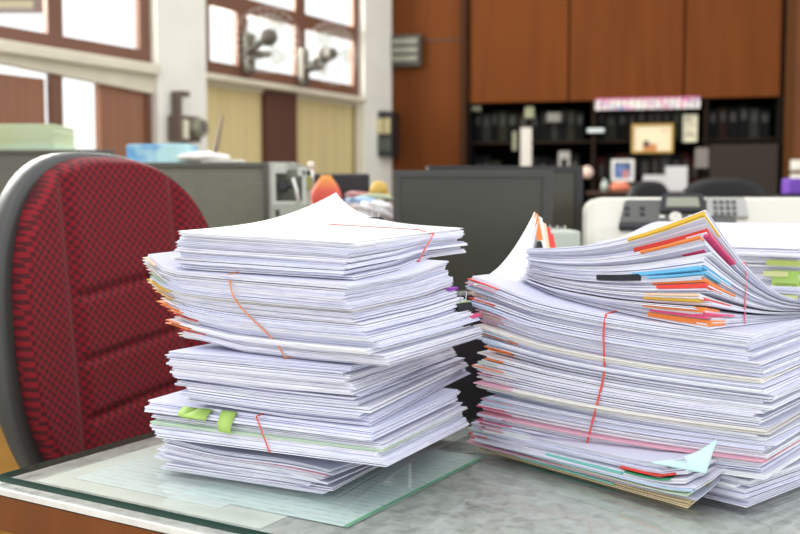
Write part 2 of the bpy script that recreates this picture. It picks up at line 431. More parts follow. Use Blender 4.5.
obj('printed_figure', box(w_ * .29, w_ * .42, -.0155, -.014, .04, .075, bev=.003), mat('cert_dark', (.06, .04, .04), .6), t)
obj('printed_line', box(w_ * .68, w_ * .9, -.0135, -.012, h_ * .73, h_ * .76), mat('cert_red', (.6, .3, .18), .6), t)
pm = mat('photo_blue', (.10, .16, .34), .4, noise=(14, .9, (1, 1, 1)))
t, w_, h_ = picture(610.5, 633, 159.5, 181.5, 'small white framed blue photo standing on the shelf below the certificate', WHITEP, pm, fw=.018)
obj('printed_figure', box(w_ * .5, w_ * .78, -.014, -.012, .02, .07, bev=.003), mat('photo_pink', (.55, .22, .20), .5), t)
t, w_, h_ = picture(681, 695, 115, 142, 'narrow cream calendar card hanging to one side of the certificate', CREAMW, mat('calendar', (.55, .50, .36), .5, noise=(30, .6, (1, 1, 1))), 'calendar', 'calendar', fw=.006)
# papers standing on the shelf
def card(px0, px1, py0, py1, lab, m, y=-.02, nm='paper_stack', cat='papers', dpt=.02):
    s0, s1 = bs(px0), bs(px1); z0, z1 = bz((px0 + px1) / 2, py1), bz((px0 + px1) / 2, py0)
    t = thing(nm, lab, cat, bpt(s0, y, z0), BANG); bm = bmesh.new(); k = 5
    for i in range(k):
        bx(bm, R.uniform(0, .006), s1 - s0 - R.uniform(0, .006), i * dpt / k, (i + .8) * dpt / k, 0, (z1 - z0) * (1 - .04 * i))
    obj('sheets', bm, m, t); return t
ps = mat('shelf_paper', (.62, .61, .60), .6)
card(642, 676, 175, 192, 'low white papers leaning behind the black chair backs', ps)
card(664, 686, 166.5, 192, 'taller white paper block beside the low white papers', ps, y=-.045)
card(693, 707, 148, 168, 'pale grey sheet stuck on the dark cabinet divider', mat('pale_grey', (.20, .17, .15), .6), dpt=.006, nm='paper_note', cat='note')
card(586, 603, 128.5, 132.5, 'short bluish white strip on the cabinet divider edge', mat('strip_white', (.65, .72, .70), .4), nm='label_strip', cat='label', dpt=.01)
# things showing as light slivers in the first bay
card(518.5, 530, 127, 168, 'tall white box file standing upright in the dark shelves', mat('upright_box', (.72, .66, .58), .5), y=.055, nm='upright_box', cat='box file', dpt=.03)
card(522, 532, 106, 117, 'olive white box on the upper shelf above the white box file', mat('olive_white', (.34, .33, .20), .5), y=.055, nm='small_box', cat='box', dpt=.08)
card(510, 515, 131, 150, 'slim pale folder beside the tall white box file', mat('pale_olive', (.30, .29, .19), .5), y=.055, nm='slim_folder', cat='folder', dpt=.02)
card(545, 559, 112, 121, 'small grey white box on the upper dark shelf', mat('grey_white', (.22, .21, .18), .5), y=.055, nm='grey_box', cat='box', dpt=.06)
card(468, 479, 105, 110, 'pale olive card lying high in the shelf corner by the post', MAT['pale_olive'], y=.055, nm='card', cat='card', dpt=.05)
# grey brown board in the door-side bay
pb = thing('display_board', 'blank grey brown board standing in the bay beside the door', 'board', bpt(bs(708), -.03, 0), BANG)
obj('panel', box(0, bs(775) - bs(708), 0, .02, .9, bz(740, 144)), mat('board_grey', (.032, .022, .016), .5, spec=.2), pb)
obj('foot', box(.02, bs(775) - bs(708) - .02, -.05, .05, .0, .9), DARK, pb)
# shelf ledge that carries the small photo and papers
lg = thing('sideboard', 'long dark low sideboard standing along the cabinet shelves', 'sideboard', bpt(bs(590), -.36, 0), BANG)
zl = bz(640, 190)
obj('body', box(0, bs(706) - bs(590), 0, .32, 0, zl - .03), DARK, lg); obj('sideboard_top', box(-.01, bs(706) - bs(590) + .01, -.01, .325, zl - .03, zl - .01, bev=.003), WOODD, lg)
bm = bmesh.new(); lathe(bm, [(.005, 0), (.055, .003), (.065, .03), (.04, .055), (.005, .06)], 16, sy=.8)
tag(obj('red_pouch', bm, mat('pouch_red', (.75, .22, .12), .6), smooth=True), 'round salmon red pouch in front of the small blue photo', 'pouch', loc=bpt(bs(620), -.2, zl - .01))
bm = bmesh.new(); lathe(bm, [(.005, 0), (.022, .003), (.024, .05), (.01, .06), (.01, .075), (.004, .076)], 14)
tag(obj('small_bottle', bm, mat('bottle_pale', (.45, .52, .46), .4), smooth=True), 'small pale green bottle beside the salmon red pouch', 'bottle', loc=bpt(bs(605), -.2, zl - .01))
bm = bmesh.new(); lathe(bm, [(.004, 0), (.03, .01), (.04, .04), (.028, .07), (.004, .08)], 16)
tag(obj('pink_flower_pot', bm, mat('ornament_pink', (.85, .62, .52), .5), smooth=True), 'round pale pink ornament hanging low on the cabinet divider', 'ornament', loc=bpt(bs(587), -.08, bz(587, 179)))
# wall fittings on the back wall
def fitting(frame, px0, px1, py0, py1, lab, nm, cat, body, slats=0, slatm=None, dep=.06, off=0):
    fn = ls if frame == 'L' else bs; fz = lz if frame == 'L' else bz
    s0, s1 = fn(px0), fn(px1); z0, z1 = fz((px0 + px1) / 2, py1), fz((px0 + px1) / 2, py0)
    t = thing(nm, lab, cat); put(t, frame); 
    obj('housing', box(s0, s1, -dep + off, off, z0, z1, bev=.006), body, t)
    for i in range(slats):
        h = (z1 - z0 - .04) / slats
        obj('louvre', box(s0 + .015, s1 - .02, -dep - .012 + off, -dep + off, z0 + .02 + i * h + h * .22, z0 + .02 + i * h + h * .85, bev=.003), slatm, t)
    return t
fitting('B', 391, 422, 36, 67.5, 'dark square wall vent with three pale louvres beside the corner pillar', 'wall_vent', 'vent', mat('vent_dark', (.06, .05, .035), .5), 3, mat('vent_pale', (.28, .29, .22), .5))
def switchbox(px0, px1, py0, py1, lab):
    t = fitting('B', px0, px1, py0, py1, lab, 'switch_box', 'switch', BLKP, 0, off=-.13, dep=.04)
    s0, s1 = bs(px0), bs(px1); z0, z1 = bz(px0, py1), bz(px0, py0); m_ = (s1 - s0)
    for i in range(2):
        obj('rocker', box(s0 + m_ * (.12 + .42 * i), s0 + m_ * (.46 + .42 * i), -.178, -.17, z0 + (z1 - z0) * .2, z0 + (z1 - z0) * .8, bev=.003), mat('rocker_ivory', (.62, .52, .28), .4), t)
bm = box(bs(384), bs(400), -.22, -.0, bz(385, 158), bz(385, 114), bev=.004)
root = thing('junction_panel', 'black switch panel on the far white pillar with two ivory switches', 'panel'); put(root, 'B')
obj('backplate', bm, BLKP, root)
s0, s1 = bs(385), bs(399)
for (ya, yb, mm) in ((121, 136, mat('rocker_ivory', (.62, .52, .28), .4)), (140, 153, mat('socket_dark', (.09, .10, .07), .5))):
    for i in range(2):
        a = s0 + (s1 - s0) * (.08 + .48 * i)
        obj('switch', box(a, a + (s1 - s0) * .4, -.232, -.22, bz(385, yb), bz(385, ya), bev=.004), mm, root)
for (ya, yb, lb) in ((160, 171, 'ivory light switch plate on the door, the upper one'), (174, 186, 'ivory light switch plate on the door, the lower one')):
    t = thing('light_switch', lb, 'switch'); put(t, 'B')
    obj('plate', box(bs(787.5), bs(803), -.045, -.03, bz(795, yb), bz(795, ya), bev=.004), mat('ivory', (.70, .64, .52), .4), t)
    for i in range(2):
        a = bs(789 + 7 * i); obj('rocker', box(a, bs(794.5 + 7 * i), -.05, -.045, bz(795, yb - 2), bz(795, ya + 2), bev=.002), WHITEP, t)
# switch gear on the near pillar (left wall)
root = thing('time_switch', 'brown bracket and round meter fixed on the near white pillar', 'meter'); put(root, 'L')
def lp(px, py): return ls(px), lz(px, py)
bm = bmesh.new()
bx(bm, ls3(189, .12), ls3(193, .12), -.09, -.05, lz(190, 120), lz(190, 95)); bx(bm, ls3(193, .12), ls3(201, .12), -.09, -.05, lz(196, 100), lz(196, 95))
bx(bm, ls3(185, .12), ls3(207, .12), -.12, -.05, lz(196, 144), lz(196, 119), bev=.005)
obj('bracket', bm, mat('bracket_brown', (.13, .09, .065), .5), root)
obj('card_slot', box(ls3(188.5, .12), ls3(193.5, .12), -.13, -.12, lz(190, 141), lz(190, 123)), mat('slot_cream', (.70, .66, .50), .5), root)
bm = bmesh.new(); rr = (ls3(208, .12) - ls3(195, .12)) / 2
lathe(bm, [(.001, -.02), (rr * .85, -.02), (rr, -.005), (rr, .06), (.001, .06)], 24, (ls3(201.5, .12), -.15, lz(201, 131)), axis='y')
obj('meter_case', bm, mat('meter_olive', (.22, .21, .15), .3, noise=(30, .5, (1, 1, 1))), root, smooth=False)
bm = bmesh.new(); lathe(bm, [(.001, -.005), (rr * .4, -.005), (rr * .4, 0), (.001, 0)], 20, (ls3(201.5, .12), -.171, lz(201, 131)), axis='y')
obj('meter_dial', bm, mat('dial_grey', (.12, .11, .10), .4), root)

# wall fans on the window mullions
FM = mat('fan_grey', (.10, .085, .065), .5); FC = mat('fan_cage', (.62, .60, .55), .4); BLADE = glass_mat('clear_blade', (.86, .86, .83))
def wall_fan(pxm, pym, pxh, pyh, rad_px, yaw, lab):
    t = thing('wall_fan', lab, 'fan'); put(t, 'L'); t['group'] = 'wall fans on the window posts'
    s0, z0 = ls(pxm), lz(pxm, pym)
    Pn = CORNER + Vector((.8596, -.511)) * .30; sh = hit(pxh, Pn, D); zh = Z(pyh, Pn.y + D.y * sh)
    obj('mount', box(s0 - .03, s0 + .03, -.05, 0, z0 - .09, z0 + .12, bev=.01), FM, t)
    hub = Vector((sh, -.30, zh)); rad = .165
    # shift along s so the head, standing off the wall, still shows at its place
    bm = bmesh.new(); tube(bm, [(s0, -.04, z0), (s0 + .02, -.14, z0 + .01), (hub.x - .05, -.22, hub.z - .07), (hub.x, -.25, hub.z - .02)], .02, 10)
    obj('arm', bm, FM, t, smooth=True)
    M = Matrix.Translation(hub) @ Matrix.Rotation(yaw, 4, 'Z')
    def pl(bm): bm.transform(M); return bm
    bm = bmesh.new(); lathe(bm, [(.003, .08), (.035, .07), (.046, .03), (.042, -.01), (.02, -.03), (.003, -.03)], 20, axis='y'); obj('motor', pl(bm), FM, t, smooth=True)
    bm = bmesh.new()
    for yy, r_ in ((-.06, rad), (-.10, rad * .72), (-.115, rad * .4), (-.06 + .04, rad * .72)):
        tube(bm, [(r_ * math.cos(a), yy, r_ * math.sin(a)) for a in [2 * PI * k / 28 for k in range(28)]], .0013, 5, True)
    for k in range(24):
        a = 2 * PI * k / 24
        tube(bm, [(.05 * math.cos(a), -.12, .05 * math.sin(a)), (rad * .7 * math.cos(a), -.105, rad * .7 * math.sin(a)), (rad * math.cos(a), -.06, rad * math.sin(a)),
                  (rad * .7 * math.cos(a), -.02, rad * .7 * math.sin(a)), (.05 * math.cos(a), -.005, .05 * math.sin(a))], .0007, 4)
    obj('cage', pl(bm), FC, t)
    bm = bmesh.new(); lathe(bm, [(.002, -.075), (.03, -.07), (.035, -.04), (.002, -.035)], 16, axis='y'); obj('hub', pl(bm), FM, t, smooth=True)
    for k in range(3):
        bm = bmesh.new(); n = 8; A = 2 * PI * k / 3; top = []; 
        pts = [(.03, -.1), (.07, -.42), (.12, -.45), (.14, -.2), (.14, .25), (.10, .45), (.06, .35), (.03, .15)]
        vs_ = []
        for yy in (-.055, -.052):
            vs_.append([bm.verts.new((r_ * math.cos(A + q), yy + .03 * q, r_ * math.sin(A + q))) for r_, q in pts])
        bm.faces.new(vs_[0]); bm.faces.new(vs_[1][::-1])
        for i in range(len(pts)): bm.faces.new((vs_[0][i], vs_[0][(i + 1) % 8], vs_[1][(i + 1) % 8], vs_[1][i]))
        bmesh.ops.recalc_face_normals(bm, faces=bm.faces)
        obj('blade', pl(bm), BLADE, t)
wall_fan(247, 57, 270, 38, 25, 2.3, 'wall fan turned towards the glass, on the window post nearer the white pillar')
wall_fan(301, 70, 327, 55, 25, -.4, 'wall fan with its dark hub shown, on the post nearer the room corner')

# ------------------------------------------------------------------ main desk
DK = Vector((-.437, 1.068)); U_ = Vector((.8596, -.511)); V_ = D   # corner, along the near edge, along the left edge
DROT = math.atan2(U_.y, U_.x)
desk = thing('desk', 'brown wooden desk with a stone patterned top carrying the paper piles', 'desk', (DK.x, DK.y, 0), DROT)
W, L = 1.75, .82
obj('desktop', box(-.008, W, -.010, L, .7405 - .008, .7405, bev=.001), [MARBLE], desk)
obj('edge_strip', box(-.010, W, -.0135, -.010, .7345, .7405), mat('chipped_strip', (.82, .79, .72), .6, noise=(40, .12, (1, 1, 1))), desk, label='cream chipped edge strip')
bm = bmesh.new(); bx(bm, -.008, W, -.0122, L, .695, .7324, bev=.0005)
obj('wooden_rim', bm, WOOD, desk)
obj('apron', box(.03, W - .05, .035, .055, .60, .70), WOOD, desk)
obj('apron', box(.03, .05, .055, L - .05, .60, .70), WOOD, desk)
for (x, y) in ((.03, .03), (W - .09, .03), (.03, L - .08), (W - .09, L - .08)):
    obj('leg', box(x, x + .055, y, y + .055, 0, .70, bev=.003), WOOD, desk)
gl = thing('glass_sheet', 'clear glass sheet with dark green edge covering the desk top', 'glass top', (DK.x, DK.y, 0), DROT)
obj('pane', box(.0008, W, .0008, L, .7432, .7498), [TOPGLASS], gl)
bm = bmesh.new(); bx(bm, 0, W, 0, .0008, .7432, .75); bx(bm, 0, .0008, .0008, L, .7432, .75)
obj('green_edge', bm, EDGE, gl, label='dark green cut edge')
def undersheet(cx, cy, w_, h_, rz, m, lab, z=.7413):
    t = obj('printed_sheet', box(-w_ / 2, w_ / 2, -h_ / 2, h_ / 2, 0, .0004), m)
    tag(t, lab, 'paper', loc=(cx, cy, z), rz=rz)
def printed(name, base, ink, sx=60, edge=None):
    m = mat(name, base, .7); nt = m.node_tree; b = nt.nodes['Principled BSDF']
    tc = nt.nodes.new('ShaderNodeTexCoord'); wv = nt.nodes.new('ShaderNodeTexWave'); wv.bands_direction = 'Y'; wv.inputs['Scale'].default_value = sx; wv.inputs['Distortion'].default_value = 0
    n = nt.nodes.new('ShaderNodeTexNoise'); n.inputs['Scale'].default_value = 90
    ml = nt.nodes.new('ShaderNodeMath'); ml.operation = 'MULTIPLY'
    r = nt.nodes.new('ShaderNodeValToRGB'); r.color_ramp.elements[0].position = .38; r.color_ramp.elements[1].position = .5
    r.color_ramp.elements[0].color = (*base, 1); r.color_ramp.elements[1].color = (*ink, 1)
    nt.links.new(tc.outputs['Object'], wv.inputs[0]); nt.links.new(tc.outputs['Object'], n.inputs[0]); nt.links.new(wv.outputs['Fac'], ml.inputs[0]); nt.links.new(n.outputs[0], ml.inputs[1])
    nt.links.new(ml.outputs[0], r.inputs[0]); nt.links.new(r.outputs[0], b.inputs['Base Color'])
    return m
P1 = printed('print_pale', (.78, .83, .80), (.66, .73, .73), 28); P2 = printed('print_mint', (.74, .86, .82), (.58, .70, .70), 28)
lin = obj('desk_liner', box(.028, .34, .026, .60, 0, .0004), mat('liner_pale', (.74, .76, .69), .6, noise=(25, .07, (1, 1, 1))))
tag(lin, 'large pale liner sheet under the glass at the desk corner by the chair', 'liner', loc=(DK.x, DK.y, .7407), rz=DROT)
undersheet(-.194, 1.159, .21, .297, DROT, P1, 'pale printed sheet under the glass, nearest the chair')
sh2 = thing('printed_sheet', 'mint printed sheet with a green edge under the glass, in front of the left pile', 'paper', (-.064, 1.099,   .7418), DROT)
obj('sheet', box(-.105, .105, -.148, .148, 0, .0004), P2, sh2)
obj('green_margin', box(.100, .105, -.148, .148, .0004, .0006), mat('margin_green', (.18, .50, .28), .6), sh2, label='green printed edge')

# ------------------------------------------------------------------ red chair
CW = .475
cn = Vector((-.598, 1.432)); cc = cn + D * (CW / 2)
chair = thing('office_chair', 'red checked office chair with a grey plastic shell behind the desk', 'chair', (cc.x, cc.y, 0), LROT)
# local x along the back's width, local -y is the front (towards the desk)
ZB0, ZB1 = .55, 1.125
def back_pt(u, v):
    """u across -1..1, v height 0..1 -> half width profile"""
    return None
def outline(sx, sz, n=64, cz=0):
    """rounded back, full at the shoulders and narrower at the foot"""
    pts = []
    for k in range(n):
        a = 2 * PI * k / n
        c, s = math.cos(a), math.sin(a)
        ex = 2 / 2.6
        x = sx * math.copysign(abs(c) ** ex, c); z = sz * math.copysign(abs(s) ** ex, s)
        if z < 0: x *= 1 - .12 * (z / sz) ** 2
        else: x *= 1 - .05 * (z / sz) ** 2
        pts.append((x, cz + z))
    return pts
def shell(sx, sz, cz, rings):
    """stack of outlines from back to front: rings = (inset factor, y); filled fan front and back"""
    bm = bmesh.new(); R_ = []
    for f, y in rings:
        ring = []
        for x, z in outline(sx * f, sz * f, cz=cz):
            lean = .10 * (z - cz) + .02 * ((x / sx) ** 2) * -1.6
            ring.append(bm.verts.new((x, y + lean, z)))
        R_.append(ring)
    n = len(R_[0])
    for A, B in zip(R_, R_[1:]):
        for k in range(n): bm.faces.new((A[k], A[(k + 1) % n], B[(k + 1) % n], B[k]))
    bm.faces.new(R_[0][::-1]); bm.faces.new(R_[-1])
    bmesh.ops.recalc_face_normals(bm, faces=bm.faces)
    return bm
cz = (ZB0 + ZB1) / 2; sz = (ZB1 - ZB0) / 2
obj('back_shell', shell(CW / 2, sz, cz, [(.2, .075), (.75, .07), (.93, .055), (1.0, .03), (1.0, .008), (.985, -.004), (.93, -.002)]), GREYP, chair, smooth=True)
# cushion with raised sides, dip and horizontal seams
bm = bmesh.new(); fs = [.01 + .02 * q for q in range(44)] + [.885, .90, .915, .92]; R_ = []
for i, f in enumerate(fs):
    ring = []
    for x, z in outline(CW / 2 * f * 1.015, sz * f * 1.06, cz=cz, n=200):
        base = -.032
        if f >= .90: base = {.90: -.030, .915: -.020, .92: -.001}[f]
        xr = x / (CW / 2)
        # central panel a little proud, with grooves round it
        g = math.exp(-((abs(xr) - .50) / .05) ** 2) * .010 * (1 if f < .89 else 0)
        seam = 0
        if xr > -.5:
            for zz in (cz + .075, cz - .025, cz - .115): seam += .011 * math.exp(-((z - zz - .03 * xr) / .0055) ** 2) * sstep(-.5, -.4, xr)
        puff = -.010 * (1 - xr * xr)
        lean = .10 * (z - cz) + .02 * (xr ** 2) * -1.6
        ring.append(bm.verts.new((x + .012, base + (puff + g + seam if f < .89 else 0) + lean, z)))
    R_.append(ring)
n = len(R_[0])
for A, B in zip(R_, R_[1:]):
    for k in range(n): bm.faces.new((A[k], A[(k + 1) % n], B[(k + 1) % n], B[k]))
bm.faces.new(R_[0][::-1])
bmesh.ops.recalc_face_normals(bm, faces=bm.faces)
obj('back_cushion', bm, FABRIC, chair, smooth=True)
bm = box(-.23, .23, -.50, -.04, .44, .50, bev=.025, seg=3); obj('seat', bm, FABRIC, chair, smooth=True)
obj('seat_shell', box(-.21, .21, -.47, -.06, .415, .44, bev=.01), GREYP, chair)
bm = bmesh.new(); tube(bm, [(0, -.2, .40), (0, .02, .41), (0, .085, .46), (0, .085, .62), (0, .07, .75)], .022, 10); obj('back_bracket', bm, BLKP, chair, smooth=True)
bm = bmesh.new(); lathe(bm, [(.03, .10), (.03, .25), (.02, .255), (.02, .415)], 16, (0, -.26, 0)); obj('gas_column', bm, BLKP, chair)
for k in range(5):
    a = 2 * PI * k / 5 + .3; e_ = Vector((.27 * math.cos(a), -.26 + .27 * math.sin(a), .075))
    bm = bmesh.new(); tube(bm, [(0, -.26, .12), (e_.x, e_.y, .08)], [.028, .016], 8); lg_ = obj('leg', bm, BLKP, chair)
    bm = bmesh.new(); lathe(bm, [(.003, -.02), (.028, -.018), (.028, .018), (.003, .02)], 14, (e_.x, e_.y, .029), axis='y'); obj('caster', bm, BLKP, lg_)

# ------------------------------------------------------------------ paper bundles
def sub(o, name, bm, m, label=None, smooth=False): return obj(name, bm, m, o, smooth, label)

class Bundle:
    def __init__(s, label, N, Lpx, a, b, top, bot, n, lean=None, seed=1, jit=.003, rot=.02, sheets=3, arch=None, cat='paper bundle',
                 mats=None, fan=None, tmin=.35, on=(), minh=.006, name='paper_bundle', liftF=0, loose=.5):
        s.rnd = random.Random(seed); s.on = on; s.minh = minh
        Np = at(N[0], 300, N[1]); s.N = Vector((Np.x, N[1])); s.a, s.b = a, b
        k = (Lpx - 400) / F
        # choose the direction of the side that runs to the L corner so that this corner shows at Lpx
        best = None
        for i in range(900):
            th = math.radians(95 + i * .08); u = Vector((math.cos(th), math.sin(th)))
            P = s.N + u * a; e_ = abs(P.x - k * P.y)
            if best is None or e_ < best[0]: best = (e_, u)
        s.U = best[1]; s.V = Vector((s.U.y, -s.U.x))
        c = {'N': s.N, 'L': s.N + s.U * a, 'R': s.N + s.V * b}
        s.zt = [Z(y, c[k_].y) if y > 50 else y for k_, y in zip('NLR', top)]
        s.zb = [Z(y, c[k_].y) if y > 50 else y for k_, y in zip('NLR', bot)]
        s.zt.append(s.zt[1] + s.zt[2] - s.zt[0] + liftF); s.zb.append(s.zb[1] + s.zb[2] - s.zb[0])
        s.offs0 = None; s.lean = lean or (lambda t: (0, 0)); s.arch = arch or (lambda u, v, t: 0)
        ctr = s.N + s.U * a / 2 + s.V * b / 2
        s.root = thing(name, label, cat, (ctr.x, ctr.y, min(s.zb)), 0)
        s.O = Vector((ctr.x, ctr.y, min(s.zb)))
        # thickness shares
        th = [s.rnd.uniform(tmin, 1.0) for _ in range(n)]; tot = sum(th); s.cuts = [0]
        for x in th: s.cuts.append(s.cuts[-1] + x / tot)
        s.off = [(s.rnd.gauss(0, jit), s.rnd.gauss(0, jit), s.rnd.gauss(0, rot)) for _ in range(n)]
        s.packets = []; s.info = []
        for i in range(n):
            m = (mats or {}).get(i) or s.rnd.choice(WHITES)
            s.packets.append(s.packet(i, m, sheets, loose))
    def bil(s, q, u, v): return q[0] * (1 - u) * (1 - v) + q[1] * u * (1 - v) + q[2] * (1 - u) * v + q[3] * u * v
    def z(s, u, v, t):
        uu, vv = max(0, min(1, u)), max(0, min(1, v))
        zb = s.bil(s.zb, uu, vv) + s.arch(uu, vv, 0)
        if s.on:
            x, y = s.xy(uu, vv, None, 0)
            for B in s.on:
                h = B.top_at(x, y)
                if h is not None: zb = max(zb, h + .0008)
        zt = max(s.bil(s.zt, uu, vv) + s.arch(uu, vv, 1), zb + s.minh)
        return zb * (1 - t) + zt * t + s.arch(uu, vv, t) - s.arch(uu, vv, 0) * (1 - t) - s.arch(uu, vv, 1) * t
    def top_at(s, x, y):
        lx, ly = s.lean(1); d = Vector((x - lx, y - ly)) - s.N
        u, v = d.dot(s.U) / s.a, d.dot(s.V) / s.b
        return s.z(min(1, max(0, u)), min(1, max(0, v)), 1)
    def xy(s, u, v, i=None, t=0, extra=(0, 0)):
        ox, oy, r_ = s.off[i] if i is not None else (0, 0, 0)
        lx, ly = s.lean(t)
        pu, pv = (u - .5) * s.a, (v - .5) * s.b
        c, s_ = math.cos(r_), math.sin(r_)
        pu, pv = pu * c - pv * s_ + ox + s.a / 2 + extra[0], pu * s_ + pv * c + oy + s.b / 2 + extra[1]
        P = s.N + s.U * pu + s.V * pv
        return P.x + lx, P.y + ly
    def slab(s, bm, uvl, i, t0, t1, u0=0, u1=1, v0=0, v1=1, nu=12, nv=8, extra=(0, 0), wav=0, ns=6, ph=0, minth=0):
        g = {}
        for lv, t in enumerate((t0, t1)):
            for a_ in range(nu + 1):
                for b_ in range(nv + 1):
                    u = u0 + (u1 - u0) * a_ / nu; v = v0 + (v1 - v0) * b_ / nv
                    x, y = s.xy(u, v, i, t0, extra)
                    zz = s.z(u, v, t)
                    if minth and lv: zz = max(zz, g[(0, a_, b_)].co.z + s.O.z + minth)
                    e_ = max(0, abs(u - .5) * 2 - .55) + max(0, abs(v - .5) * 2 - .55)
                    zz += wav * (math.sin(u * 9 + ph) * .5 + math.sin(v * 7 + ph * 2.3) * .5) * min(1, e_ * 2)
                    g[(lv, a_, b_)] = bm.verts.new((x - s.O.x, y - s.O.y, zz - s.O.z))
        top = ns
        def face(vs_, uvs, k=0):
            f = bm.faces.new(vs_)
            for lp_, c in zip(f.loops, uvs): lp_[uvl].uv = c
            f.smooth = False
        base = s.rnd.uniform(0, 900)
        for a_ in range(nu):
            for b_ in range(nv):
                c = [(base + .5, base + ns + .7)] * 4
                face([g[(1, a_, b_)], g[(1, a_ + 1, b_)], g[(1, a_ + 1, b_ + 1)], g[(1, a_, b_ + 1)]], [(900.3, 55.2)] * 4)
                face([g[(0, a_, b_)], g[(0, a_, b_ + 1)], g[(0, a_ + 1, b_ + 1)], g[(0, a_ + 1, b_)]], [(900.3, 55.2)] * 4)
        def side(path, length):
            m_ = len(path) - 1
            for k in range(m_):
                p, q_ = path[k], path[k + 1]
                x0, x1 = base + length * k / m_ * 4, base + length * (k + 1) / m_ * 4
                face([g[(0, *p)], g[(0, *q_)], g[(1, *q_)], g[(1, *p)]], [(x0, base), (x1, base), (x1, base + ns), (x0, base + ns)])
        side([(a_, 0) for a_ in range(nu + 1)][::1], s.a * 5); side([(nu, b_) for b_ in range(nv + 1)], s.b * 5)
        side([(a_, nv) for a_ in range(nu, -1, -1)], s.a * 5); side([(0, b_) for b_ in range(nv, -1, -1)], s.b * 5)
    def packet(s, i, m, sheets, loose):
        bm = bmesh.new(); uvl = bm.loops.layers.uv.new('UVMap')
        t0, t1 = s.cuts[i], s.cuts[i + 1]; dt = t1 - t0
        k = s.rnd.choice([sheets - 1, sheets, sheets + 1])
        pos = t0
        for j in range(k):
            a0 = t0 + dt * j / k; a1 = t0 + dt * (j + 1) / k
            gap = s.rnd.choice([.06, .1, .18, .35]) if j < k - 1 else s.rnd.choice([.1, .25, .4])
            a1 = a0 + (a1 - a0) * (1 - gap)
            thick = (s.zt[0] - s.zb[0]) * dt
            s.slab(bm, uvl, i, a0, a1, extra=(s.rnd.gauss(0, .0009), s.rnd.gauss(0, .0009)), wav=thick * .10 * loose * s.rnd.uniform(-1, 1), ns=max(2, int(thick / k / .0006)), ph=s.rnd.uniform(0, 6),
                   u0=s.rnd.uniform(-.004, .004), u1=1 + s.rnd.uniform(-.006, .006))
        bmesh.ops.recalc_face_normals(bm, faces=bm.faces)
        return sub(s.root, 'paper_packet', bm, m)
    def idx(s, t):
        for i in range(len(s.packets)):
            if s.cuts[i + 1] >= t: return i
        return len(s.packets) - 1
    def tab(s, t0, t1, u0, u1, v0, v1, m, ext=(0, 0), name='index_tab', minth=.0008, label=None, i=None):
        i = s.idx((t0 + t1) / 2) if i is None else i
        bm = bmesh.new(); uvl = bm.loops.layers.uv.new('UVMap')
        s.slab(bm, uvl, i, t0, t1, u0, u1, v0, v1, 4, 2, extra=ext, minth=minth)
        bmesh.ops.recalc_face_normals(bm, faces=bm.faces)
        return sub(s.packets[i], name, bm, m, label)
    def band(s, m, around, u0, u1=None, r=.0009, out=.0045, t_lo=0, t_hi=1, lab=None, top=.0012):
        """a loop round the bundle; around='v' crosses the N-L face at u0 (top) .. u1 (bottom); 'u' crosses the N-R face at v"""
        u1 = u0 if u1 is None else u1
        pts = []; n = 14; e_ = out
        def P(a_, c, t, dz, ox, oy):
            if around == 'v': x, y = s.xy(a_, c, None, t, (0, oy))
            else: x, y = s.xy(c, a_, None, t, (ox, 0))
            u, v = (a_, c) if around == 'v' else (c, a_)
            return Vector((x - s.O.x, y - s.O.y, s.z(u, v, t) + dz - s.O.z))
        for k in range(n + 1):
            pts.append(P(u0, k / n, t_hi, top if 0 < k < n else 0, 0, 0))
        for k in range(n + 1):
            t = t_hi - (t_hi - t_lo) * k / n; pts.append(P(u0 + (u1 - u0) * k / n, 1, t, 0, s_out(around, 1, e_, 0), s_out(around, 1, e_, 1)))
        for k in range(1, n):
            pts.append(P(u1, 1 - k / n, t_lo, -.0008, 0, 0))
        for k in range(n + 1):
            t = t_lo + (t_hi - t_lo) * k / n; pts.append(P(u1 + (u0 - u1) * k / n, 0, t, 0, s_out(around, 0, e_, 0), s_out(around, 0, e_, 1)))
        bm = tube(bmesh.new(), pts, r, 6, True)
        return sub(s.root, 'rubber_band', bm, m, lab, smooth=True)
def s_out(around, end, e_, ax):
    if (around == 'v') != (ax == 1): return 0
    return e_ if end else -e_

# ---- left pile, bottom to top
Db = Bundle('lowest loose bundle of the left paper pile, lying flat on the glass', (325, .995), 160, .21, .297, (468, 436, 432), (.7506, .7506, .7506), 9, seed=11, jit=.004, rot=.03,
            mats={7: WHITES[3], 6: PINK}, arch=lambda u, v, t: .002 * t * math.sin(u * 7))
Db.band(mat('band_pink', (.80, .25, .25), .5), 'u', .62, r=.0008)
Cb = Bundle('white paper bundle with green sticky notes, second from the bottom of the left pile', (384, .945), 152, .280, .205, (431, 402, 390), (466, 436, 425), 9, seed=12, jit=.004, rot=.025,
            mats={3: GREENP}, lean=lambda t: (-.014 * t, .006 * t), on=(Db,))
Cb.band(BANDR, 'v', .46, .46, r=.0008)
Bb = Bundle('middle bundle of white papers in the left pile, without a visible band', (348, .970), 168, .212, .292, (366, 350, 338), (428, 400, 392), 15, seed=13, jit=.003, rot=.02,
            lean=lambda t: (.024 * (1 - t) ** 1.5 - .004, -.008 * (1 - t)), on=(Cb,))
A2 = Bundle('thick bent bundle with orange band, second from the top of the left pile', (388, .95), 182, .268, .196, (285, 268, 266), (367, 349, 338), 19, seed=14, jit=.003, rot=.018,
            lean=lambda t: (-.038 * sstep(.0, .8, t), .010 * t), mats={12: CREAM}, on=(Bb,),
            arch=lambda u, v, t: .012 * (1 - t) * sstep(.55, 1, u) + .006 * t * sstep(.6, 1, v) + .016 * t * sstep(.88, 1, u))
A2.band(BANDO, 'v', .56, .46, r=.0009)
